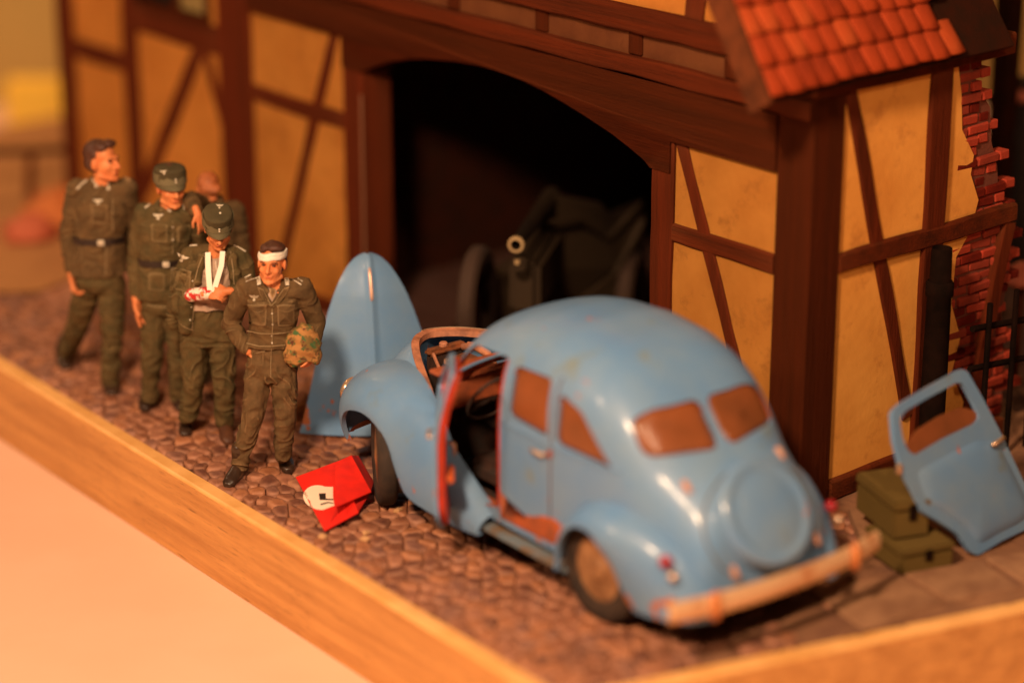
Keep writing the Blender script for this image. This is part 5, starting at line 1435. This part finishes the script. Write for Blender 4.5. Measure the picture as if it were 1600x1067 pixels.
    # trousers
    tk = [loft([(J['waist'] * .6 + hem * .4, .135 * s, .10 * s, PR), (J['pelvis'] + Vector((0, 0, .03)), .150 * s, .115 * s, PR), (J['pelvis'] - Vector((0, 0, .07)), .158 * s, .118 * s, PR), (J['pelvis'] - Vector((0, 0, .12)), .13 * s, .10 * s, PR)])]
    lw = spec.get('leg', 1.0) * s
    for q in 'RL':
        a, b, c = J['hip' + q], J['kn' + q], J['an' + q]; c2 = c + Vector((0, 0, spec.get('hemup', .02) - .035))
        tk += [ring_caps(a, .092 * lw, a.lerp(b, .5), .084 * lw), ring_caps(a.lerp(b, .5), .084 * lw, b, .070 * lw), ring_caps(b, .070 * lw, b.lerp(c, .4), .066 * lw), ring_caps(b.lerp(c, .4), .066 * lw, c2, .056 * lw)]
    to = link('trousers', vox(tk, .0062, 2, .013 * s, (10, 10, 13), spec.get('seed', 1) + 4, root_p), tr, root, smooth=True)
    for q in 'RL':
        bo = link('boot', vox(boot_prims(J['heel' + q], J['toe' + q], J['an' + q], s), .006, 2, .002, (20, 20, 20), 2, root_p), M[spec.get('bm' + q, 'boot')], root, smooth=True)
        bo.location.z += spec['j']['heel' + q][3] if len(spec['j']['heel' + q]) > 3 else 0
    if spec.get('belt'):
        bc = wa; bt_ = loft([(bc - Vector((0, 0, .024)), wz * 1.06, .122 * s, TR), (bc + Vector((0, 0, .024)), wz * 1.06, .122 * s, TR)], 40)
        link('belt', mesh([v - root_p for v in bt_[0]], bt_[1]), M['belt'], root, smooth=True, angle=50)
        bk = boxme(.05, .012, .042, .005); link('buckle', bk, M['insignia'], root, loc=bc - root_p + TR @ Vector((.01, -.128 * s, 0)))
    if spec.get('cap'):
        cp_ = spec['cap']; CC = C + HR @ (Vector((0, .008, .050)) * sh_); rows = []
        for h_, a, b, yy in ((-.018, .090, .110, 0), (.0, .092, .112, 0), (.025, .091, .110, -.002), (.045, .090, .109, -.004), (.066, .088, .105, -.008), (.074, .078, .094, -.010), (.077, .05, .06, -.010)):
            rows.append((CC + HR @ (Vector((0, yy, h_)) * sh_), a * sh_, b * sh_, HR))
        cm = mat('cap_cloth', (.085, .066, .034), .9, spec=.1, var=(.06, .048, .026), bump=.5, bscale=120, edge=(.22, .19, .11), edge_amt=.6) if 'cap_cloth' not in bpy.data.materials else bpy.data.materials['cap_cloth']
        co_ = link('cap', vox([loft(rows, 28)], .006, 1, .003, (9, 9, 30), 6, root_p), cm, root, smooth=True)
        fl2 = []
        for t in np.linspace(.25, math.pi * 2 + .0 - .0 - 1.85 * 0, 40):
            pass
        V = []; F = []; n = 18
        for i in range(n + 1):
            t = math.pi + math.pi * i / n
            for (k, z) in ((.93, .0), (1.0, -.002), (1.30 - .10 * abs(math.cos(t)), -.030), (1.30 - .10 * abs(math.cos(t)), -.037), (.93, -.012)):
                sx, sy = .093 * (k if k < 1.1 else .93), .108 * k
                V.append(CC + HR @ (Vector((sx * math.cos(t), sy * math.sin(t), z - .008)) * sh_) - root_p)
        for i in range(n):
            for j in range(5): F.append((i * 5 + j, i * 5 + (j + 1) % 5, (i + 1) * 5 + (j + 1) % 5, (i + 1) * 5 + j))
        F.append((0, 1, 2, 3, 4)); F.append(tuple(n * 5 + j for j in range(5)))
        link('visor', fixn(mesh(V, F)), cm, co_, smooth=True, angle=60)
        # turned-up side flap, a raised band round the cap
        V = []; F = []; n = 40
        for i in range(n):
            t = 2 * math.pi * i / n; dip = .020 * max(0, -math.sin(t)) ** 6
            for k, z in ((1.0, -.018), (1.06, -.016), (1.05, .044 - dip * 1.4), (1.0, .042 - dip * 1.4)):
                V.append(CC + HR @ (Vector((.092 * k * math.cos(t), .112 * k * math.sin(t), z)) * sh_) - root_p)
        for i in range(n):
            for j in range(4): F.append((i * 4 + j, i * 4 + (j + 1) % 4, ((i + 1) % n) * 4 + (j + 1) % 4, ((i + 1) % n) * 4 + j))
        link('cap_flap', fixn(mesh(V, F)), cm, co_, smooth=True, angle=60)
        for zz in (.006, .022):
            link('cap_button', lathe([(.0075, 0), (.006, .004), (0, .005)], 8), M['insignia'], co_, loc=CC + HR @ (Vector((0, -.121, zz)) * sh_) - root_p).rotation_euler = (R(90), 0, 0)
    bpy.context.view_layer.update()
    return root, J
def eagle(px, py, w_, parent, bvh, tilt=0, nm='breast_emblem'):
    """small winged badge"""
    ca, sa = math.cos(R(tilt)), math.sin(R(tilt))
    def q(a, b): return (px + (a * ca - b * sa) * w_, py + (a * sa + b * ca) * w_)
    stick(nm, [q(-.5, -.22), (q(-.1, -.16)), q(0, -.24), q(.1, -.16), q(.5, -.22), q(.28, .02), q(.1, .06), q(.0, .12), q(-.1, .06), q(-.28, .02)], M['insignia'], bvh, .004, parent, 2)
    stick(nm, [q(-.1, .10), q(.1, .10), q(.13, .26), q(0, .34), q(-.13, .26)], M['insignia'], bvh, .004, parent, 2)
def dress(root, jackets, items):
    bv = bvh_many(jackets)
    for it in items:
        k = it[0]
        if k == 'eagle': eagle(it[1], it[2], it[3], root, bv, it[4] if len(it) > 4 else 0)
        elif k == 'button':
            for px, py in it[1]:
                stick('button', [(px + 1.5 * math.cos(t), py + 1.5 * math.sin(t)) for t in np.linspace(0, 2 * math.pi, 8)[:-1]], M['insignia'], bv, .007, root, 2)
        elif k == 'patch': stick(it[1], rounded(it[2], 4.5, 2) if 'pocket' in it[1] else it[2], M[it[3]], bv, it[4] if len(it) > 4 else .006, root, it[5] if len(it) > 5 else 4)
        elif k == 'line':
            P = it[2]; wd = it[3] / 2
            for a, b in zip(P[:-1], P[1:]):
                dx, dy = b[0] - a[0], b[1] - a[1]; L = math.hypot(dx, dy); nx_, ny_ = -dy / L * wd, dx / L * wd; m = max(1, int(L / 8))
                up = [(a[0] + dx * i / m + nx_, a[1] + dy * i / m + ny_) for i in range(m + 1)]; dn = [(a[0] + dx * i / m - nx_, a[1] + dy * i / m - ny_) for i in range(m, -1, -1)]
                stick(it[1], up + dn, M[it[4]], bv, it[5] if len(it) > 5 else .005, root, 1)
X, Yv, Z = Vector((1, 0, 0)), Vector((0, 1, 0)), Vector((0, 0, 1))

# -- front man: bandaged head, bundle under the arm
r1, J1 = person('person', 'foremost soldier with a white head bandage holding a camouflage bundle under his arm', (410, 745), dict(
    s=.98, hs=1.15, ntop=.03, head=(-8, -6, 2), torso=(4, 2, 0), pelvis=(0, 0, 0), seed=2, waist_r=.150, jm='cloth_j', tm='cloth_t', leg=1.02,
    j=dict(head=(425, 411), neck=(427, 444), chest=(427, 482), waist=(424, 520), hem=(421, 537), pelvis=(422, 565),
           shR=(386, 449, .0), elR=(359, 504, .06), wrR=(388, 549, -.06), shL=(471, 449, .0), elL=(495, 503, .09), wrL=(489, 545, -.04),
           hipR=(404, 578), knR=(396, 645, -.06), anR=(375, 722, -.03), heelR=(380, 741), toeR=(362, 757),
           hipL=(443, 578), knL=(446, 650, -.02), anL=(441, 706, .03), heelL=(440, 719), toeL=(452, 742)),
    handR=((.35, .35, -.8), (1, .2, .2), 1, .5, .72), handL=((-.15, -.5, -.6), (-1, .3, 0), -1, .5, .98)))
ch1 = [c for c in r1.children if c.name.startswith('jacket')]
tr1 = [c for c in r1.children if c.name.startswith('trousers')]
dress(r1, ch1 + tr1, [
    ('line', 'lapel', [(410, 452), (421, 473), (424, 478)], 2.2, 'pipingcloth', .010), ('line', 'lapel', [(443, 452), (432, 470), (424, 478)], 2.2, 'pipingcloth', .010),
    ('patch', 'lapel', [(402, 448), (411, 452), (421, 473), (424, 480), (414, 472), (407, 462)], 'cloth_j', .012), ('patch', 'lapel', [(444, 450), (453, 447), (446, 462), (436, 474), (425, 482), (431, 470)], 'cloth_j', .012),
    ('patch', 'shirt_collar', [(416, 443), (437, 443), (431, 462), (425, 472), (419, 462)], 'shirt', .006),
    ('patch', 'necktie', [(422, 448), (430, 448), (431, 458), (426, 468), (421, 458)], 'cloth_t', .011, 2),
    ('patch', 'collar_tab', [(401, 433), (406, 431), (408, 444), (402, 446)], 'insignia', .010, 2), ('patch', 'collar_tab', [(445, 434), (451, 434), (452, 446), (446, 446)], 'insignia', .010, 2),
    ('line', 'shoulder_board', [(382, 434), (392, 429), (401, 427)], 2, 'insignia', .008), ('line', 'shoulder_board', [(383, 437), (393, 433), (402, 431)], 1.6, 'cloth_j', .009), ('line', 'shoulder_board', [(384, 440), (394, 436), (401, 434)], 1.8, 'insignia', .008),
    ('line', 'shoulder_board', [(456, 430), (465, 434), (473, 440)], 2, 'insignia', .008), ('line', 'shoulder_board', [(454, 435), (463, 440), (471, 445)], 1.8, 'insignia', .008),
    ('eagle', 397, 465, 17, 2),
    ('patch', 'pocket', [(388, 480), (417, 479), (416, 510), (388, 507)], 'cloth_j', .010), ('patch', 'pocket', [(433, 480), (460, 479), (461, 508), (434, 511)], 'cloth_j', .010),
    ('patch', 'pocket_flap', [(387, 477), (418, 476), (415, 485), (402, 490), (389, 484)], 'cloth_j', .016), ('patch', 'pocket_flap', [(432, 478), (461, 476), (461, 485), (447, 489), (434, 484)], 'cloth_j', .016),
    ('line', 'seam', [(387, 477), (402, 475.5), (418, 477)], 1.2, 'pipingcloth', .017), ('line', 'seam', [(432, 478), (446, 476), (461, 477)], 1.2, 'pipingcloth', .017),
    ('line', 'front_placket', [(425, 482), (426, 505), (425, 537)], 1.3, 'pipingcloth', .004), ('line', 'seam', [(386, 517), (405, 521), (425, 522), (447, 520), (458, 517)], 1.4, 'pipingcloth', .006),
    ('line', 'hem', [(385, 536), (405, 541), (424, 541), (446, 539)], 1.6, 'pipingcloth', .006),
    ('button', [(400, 481), (447, 483), (425, 490), (426, 507), (425, 525), (425, 536)]),
    ('line', 'pocket_edge', [(392, 553), (404, 551), (414, 549)], 1.6, 'pipingcloth', .004), ('line', 'fly_seam', [(424, 545), (423, 570), (423, 590)], 1.2, 'pipingcloth', .003),
])
HR = rotm(-8, -6, 2); C = J1['head']; s = 1.0; rp1 = r1.location
bd = []
for t in np.linspace(0, 2 * math.pi, 33)[:-1]:
    bd.append(C + HR @ Vector((.088 * math.cos(t), .013 + .117 * math.sin(t), .056 + .012 * math.cos(t))) - rp1)
V = []; F = []; n = len(bd)
for i, p in enumerate(bd):
    ctr = C - rp1 + HR @ Vector((0, .012, .05)); u = (p - ctr); u.normalize()
    for k, z in ((-.004, -.026), (.006, -.022), (.009, -.004), (.006, -.001), (.010, .004), (.006, .024), (-.004, .027)):
        V.append(p + u * k + HR @ Vector((0, 0, z + .003 * math.sin(i * .8))))
for i in range(n):
    for j in range(7): F.append((i * 7 + j, i * 7 + (j + 1) % 7, ((i + 1) % n) * 7 + (j + 1) % 7, ((i + 1) % n) * 7 + j))
link('head_bandage', fixn(mesh(V, F)), M['bandage'], r1, smooth=True, angle=50)
# bundle
bp_ = atY(473, 540, J1['wrL'].y - .02); bn = empty('camouflage_bundle', bp_, 'green and brown camouflage cloth bundle held under the bandaged soldier\'s left arm', 'bundle')
bpr = [ellip(Vector((0, 0, 0)), (.125, .10, .14), rotm(0, 0, -20)), ellip(Vector((-.045, -.02, -.05)), (.085, .08, .09)), ellip(Vector((.02, 0, .09)), (.06, .06, .07)), ellip(Vector((.075, .0, -.06)), (.06, .07, .07))]
link('cloth', vox(bpr, .007, 1, .011, (11, 11, 11), 5), M['camo'], bn, smooth=True)

# -- second from front: cap, sling
r2, J2 = person('person', 'soldier in a cap looking down with a stained bandaged forearm in a white sling', (320, 683), dict(
    s=.98, ntop=.03, hs=1.16, head=(10, 20, 0), torso=(6, 6, 0), pelvis=(3, 0, 0), seed=8, cap=True, hair=False, sleeveL=False, jm='shirt', tm='cloth_g', leg=1.12, waist_r=.150, hemup=.05, sleeveR=False, bmL='brownboot',
    j=dict(head=(341, 356, -.05), neck=(337, 392), chest=(333, 430), waist=(330, 466), hem=(328, 478), pelvis=(325, 510),
           shR=(296, 402, 0), elR=(288, 452, -.02), wrR=(325, 460, -.24), shL=(376, 402, 0), elL=(388, 448, -.02), wrL=(356, 455, -.24),
           hipR=(305, 525), knR=(302, 598, -.05), anR=(294, 655, 0), heelR=(293, 664), toeR=(290, 684),
           hipL=(346, 522), knL=(350, 598, -.03), anL=(351, 660, .02), heelL=(349, 676), toeL=(357, 694)),
    handL=((-1, -.1, -.05), (0, .8, -.5), -1, .7, 1.0), handR=((1, -.25, .0), (0, .6, -.7), 1, .7, .95)))
def PJ(px, py, dy, Jm=None, Y0=r2.location.y): return atY(px, py, Y0 + dy)
rp2 = r2.location
jk = [loft([(PJ(337, 398, .03), .11, .09, rotm(6, 6, 0)), (PJ(334, 410, .05), .17, .10, rotm(6, 6, 0)), (PJ(332, 440, .07), .185, .085, rotm(6, 0, 0)), (PJ(330, 500, .08), .185, .075, rotm(3, 0, 0)), (PJ(328, 520, .08), .19, .075, rotm(3, 0, 0))])]
jk += [ring_caps(PJ(298, 402, 0), .076, PJ(284, 440, .0), .070), ring_caps(PJ(284, 440, 0), .070, PJ(275, 480, .02), .060), ring_caps(PJ(275, 480, .02), .060, PJ(270, 505, .03), .045),
       ring_caps(PJ(376, 402, 0), .078, PJ(388, 448, -.02), .068), ring_caps(PJ(388, 448, -.02), .066, PJ(366, 456, -.20), .055), ring_caps(PJ(325, 398, .03), .07, PJ(298, 402, 0), .074), ring_caps(PJ(350, 398, .03), .07, PJ(376, 402, 0), .074)]
# hanging right front panel of the open jacket, and left one
for a, b, ra, rb in (((303, 420, -.09), (290, 470, -.10), .050, .050), ((290, 470, -.10), (292, 512, -.08), .050, .052), ((285, 430, -.05), (278, 480, -.06), .055, .050), ((276, 475, -.03), (298, 515, -.05), .05, .04),
                     ((318, 400, -.08), (308, 440, -.12), .030, .030), ((364, 405, -.08), (368, 440, -.12), .040, .040), ((368, 440, -.11), (370, 500, -.06), .040, .040)):
    jk.append(ring_caps(PJ(*a), ra, PJ(*b), rb))
jo2 = link('open_jacket', vox(jk, .006, 2, .012, (8, 8, 12), 12, rp2), M['cloth_g'], r2, smooth=True)
beard = [ellip(J2['head'] + rotm(10, 20, 0) @ Vector((0, -.040, -.098)), (.054, .052, .030), rotm(10, 20, 0))]
link('beard', vox(beard, .005, 1, .003, (30, 30, 30), 2, rp2), M['hair'], r2, smooth=True)
bpy.context.view_layer.update()
c2 = [c for c in r2.children if c.name.split('.')[0] in ('jacket', 'trousers', 'open_jacket')]
dress(r2, c2, [
    ('eagle', 285, 403, 21, 22), ('patch', 'pocket_flap', [(272, 418), (300, 424), (298, 433), (286, 434), (272, 428)], 'cloth_g', .012),
    ('patch', 'pocket', [(272, 424), (299, 430), (297, 458), (271, 452)], 'cloth_g', .008), ('line', 'seam', [(272, 419), (286, 421), (300, 425)], 1.2, 'pipingcloth', .013),
    ('line', 'shoulder_board', [(284, 388), (296, 384), (308, 383)], 2.4, 'insignia', .008), ('line', 'shoulder_board', [(365, 383), (376, 388), (384, 393)], 2.4, 'insignia', .008),
    ('line', 'jacket_edge', [(318, 396), (309, 420), (303, 445), (303, 480), (300, 516)], 1.8, 'pipingcloth', .006), ('line', 'jacket_edge', [(303, 517), (290, 512), (280, 506)], 1.6, 'pipingcloth', .005),
    ('line', 'jacket_edge', [(360, 392), (364, 420), (366, 445)], 1.8, 'pipingcloth', .006),
    ('button', [(301, 439), (300, 459), (299, 480), (297, 500)]),
    ('line', 'shirt_placket', [(336, 398), (338, 420), (340, 440)], 1.4, 'white', .004)])
# sling: two strips round the neck to the forearm, bandaged forearm
def strap(nm, pts, w_, m, root, th=.006, wn=None):
    P = [Vector(p) for p in pts]; V = []; F = []
    for i, p in enumerate(P):
        t = (P[min(i + 1, len(P) - 1)] - P[max(i - 1, 0)]).normalized(); sd = t.cross(Vector(wn) if wn else Vector((0, -1, .2))).normalized(); nn = sd.cross(t)
        for a, b in ((-w_, 0), (w_, 0), (w_, th), (-w_, th)): V.append(p + sd * a + nn * b - root.location)
    for i in range(len(P) - 1):
        for j in range(4): F.append((i * 4 + j, i * 4 + (j + 1) % 4, (i + 1) * 4 + (j + 1) % 4, (i + 1) * 4 + j))
    F.append((0, 1, 2, 3)); n = len(P) - 1; F.append((n * 4, n * 4 + 1, n * 4 + 2, n * 4 + 3))
    return link(nm, fixn(mesh(V, F)), m, root, smooth=True, angle=40)
strap('sling', [PJ(325, 395, -.10), PJ(325, 410, -.155), PJ(326, 430, -.19), PJ(328, 452, -.245), PJ(332, 466, -.25)], .019, M['bandage'], r2)
strap('sling', [PJ(348, 393, -.11), PJ(346, 415, -.165), PJ(340, 435, -.20), PJ(334, 455, -.245), PJ(330, 466, -.25)], .018, M['bandage'], r2)
fa = [ring_caps(PJ(298, 461, -.14), .046, PJ(326, 458, -.225), .043)]
link('forearm_bandage', vox(fa, .006, 1, .004, (30, 10, 30), 4, rp2), M['bloody'], r2, smooth=True)
bv = bvh_many([c for c in r2.children if c.name.split('.')[0] in ('cap', 'cap_flap')]); eagle(343, 322, 13, r2, bv, 4, 'cap_emblem')
stick('cap_cockade', [(344 + 1.8 * math.cos(t), 333 + 1.8 * math.sin(t)) for t in np.linspace(0, 6.28, 8)[:-1]], M['insignia'], bv, .006, r2, 2)

# -- third: cap, arm at his side
r3, J3 = person('person', 'soldier in a cap with his right hand hanging open behind the one with the sling', (240, 640), dict(
    s=1.06, hs=1.14, head=(24, 0, 0), torso=(10, 0, 0), pelvis=(6, 0, 0), seed=15, cap=True, hair=True, jm='cloth_g', tm='cloth_g', belt=True, waist_r=.165,
    j=dict(head=(267, 292), neck=(262, 326), chest=(258, 362), waist=(256, 405), hem=(255, 462), pelvis=(256, 462),
           shR=(225, 335), elR=(213, 403, .04), wrR=(213, 465, -.04), shL=(301, 332), elL=(318, 385, .1), wrL=(300, 440, 0),
           hipR=(240, 485), knR=(238, 555, -.05), anR=(234, 615, 0), heelR=(236, 622), toeR=(226, 642),
           hipL=(276, 482), knL=(278, 560), anL=(278, 615, .05), heelL=(276, 625), toeL=(284, 642)),
    handR=((.15, -.1, -1), (.9, -.3, 0), 1, .35, 1.32, True)))
c3 = [c for c in r3.children if c.name.split('.')[0] in ('jacket', 'trousers')]
dress(r3, c3, [('eagle', 247, 338, 18, 0), ('line', 'shoulder_board', [(226, 325), (235, 318), (244, 314)], 3, 'insignia', .008), ('patch', 'collar_tab', [(262, 320), (268, 322), (268, 332), (262, 330)], 'insignia', .010, 2), ('patch', 'collar_tab', [(285, 318), (290, 316), (292, 326), (287, 328)], 'insignia', .010, 2),
    ('patch', 'pocket', [(236, 352), (262, 354), (262, 380), (236, 378)], 'cloth_g', .010), ('patch', 'pocket_flap', [(235, 349), (263, 351), (262, 360), (249, 363), (235, 358)], 'cloth_g', .015), ('patch', 'pocket', [(276, 354), (298, 351), (298, 376), (277, 380)], 'cloth_g', .010),
    ('line', 'front_placket', [(270, 345), (270, 398)], 1.4, 'pipingcloth'), ('line', 'front_placket', [(269, 412), (268, 470)], 1.4, 'pipingcloth'), ('patch', 'pocket', [(232, 425), (258, 427), (258, 456), (231, 454)], 'cloth_g', .010),
    ('line', 'hem', [(222, 474), (240, 479), (262, 480), (285, 477)], 1.6, 'pipingcloth'), ('button', [(270, 355), (270, 375), (269, 420), (269, 440)])])
bv = bvh_many([c for c in r3.children if c.name.split('.')[0] in ('cap', 'cap_flap')]); eagle(256, 269, 13, r3, bv, -8, 'cap_emblem')

# -- fourth: bareheaded, looking to the right
r4, J4 = person('person', 'bareheaded dark-haired soldier at the rear looking towards the barn door', (165, 612), dict(
    s=1.10, hs=1.12, head=(58, -6, 0), torso=(8, 0, 0), pelvis=(10, 0, 0), seed=21, jm='cloth_j', tm='cloth_g', belt=True, waist_r=.170,
    j=dict(head=(161, 252), neck=(160, 287), chest=(158, 325), waist=(156, 371), hem=(155, 425), pelvis=(155, 425),
           shR=(122, 297), elR=(107, 368, .03), wrR=(113, 426, -.02), shL=(197, 295), elL=(206, 360, .12), wrL=(190, 410, .1),
           hipR=(138, 445), knR=(122, 508, .22), anR=(104, 552, .58), heelR=(96, 560), toeR=(106, 584),
           hipL=(174, 445), knL=(176, 520, -.04), anL=(172, 594, 0), heelL=(171, 600), toeL=(176, 622)),
    handR=((.1, -.15, -1), (.9, -.2, .1), 1, 1.1, 1.36), handL=((0, 0, -1), (-1, 0, 0), -1, .6, 1)))
c4 = [c for c in r4.children if c.name.split('.')[0] in ('jacket', 'trousers')]
dress(r4, c4, [('eagle', 153, 315, 17, 0), ('line', 'shoulder_board', [(120, 296), (128, 287), (136, 281)], 3.2, 'insignia', .008), ('patch', 'collar_tab', [(143, 280), (149, 278), (154, 292), (148, 295)], 'insignia', .010, 2), ('patch', 'collar_tab', [(166, 285), (171, 283), (172, 296), (167, 298)], 'insignia', .010, 2),
    ('patch', 'pocket', [(142, 322), (168, 323), (168, 350), (142, 348)], 'cloth_j', .010), ('patch', 'pocket_flap', [(141, 319), (169, 320), (168, 330), (155, 333), (142, 328)], 'cloth_j', .015),
    ('line', 'front_placket', [(176, 310), (176, 360)], 1.4, 'pipingcloth'), ('line', 'front_placket', [(166, 385), (165, 430)], 1.6, 'pipingcloth'), ('line', 'shoulder_board', [(186, 274), (196, 277), (204, 283)], 3, 'cloth_t', .012)])

# -- fifth, mostly hidden behind the third, his arm over that man's shoulder
r5, J5 = person('person', 'ginger bareheaded soldier mostly hidden, one arm slung over the shoulder of the man in front', (300, 600), dict(
    s=1.0, head=(20, 50, 0), torso=(0, 0, 0), pelvis=(0, 0, 0), seed=31, jm='cloth_j', tm='cloth_g', hairmat='ginger', waist_r=.150,
    j=dict(head=(325, 297), neck=(330, 318), chest=(335, 355), waist=(335, 395), hem=(335, 440), pelvis=(335, 440),
           shR=(312, 320, -.10), elR=(296, 312, -.48), wrR=(308, 332, -.80), shL=(368, 330), elL=(378, 385, .05), wrL=(376, 430, 0),
           hipR=(318, 455), knR=(318, 520), anR=(318, 578), heelR=(318, 585), toeR=(316, 605),
           hipL=(352, 455), knL=(354, 520), anL=(354, 578), heelL=(354, 585), toeL=(358, 604)),
    handR=((.35, -.25, -.9), (-.6, .6, 0), -1, .5, 1.0)))
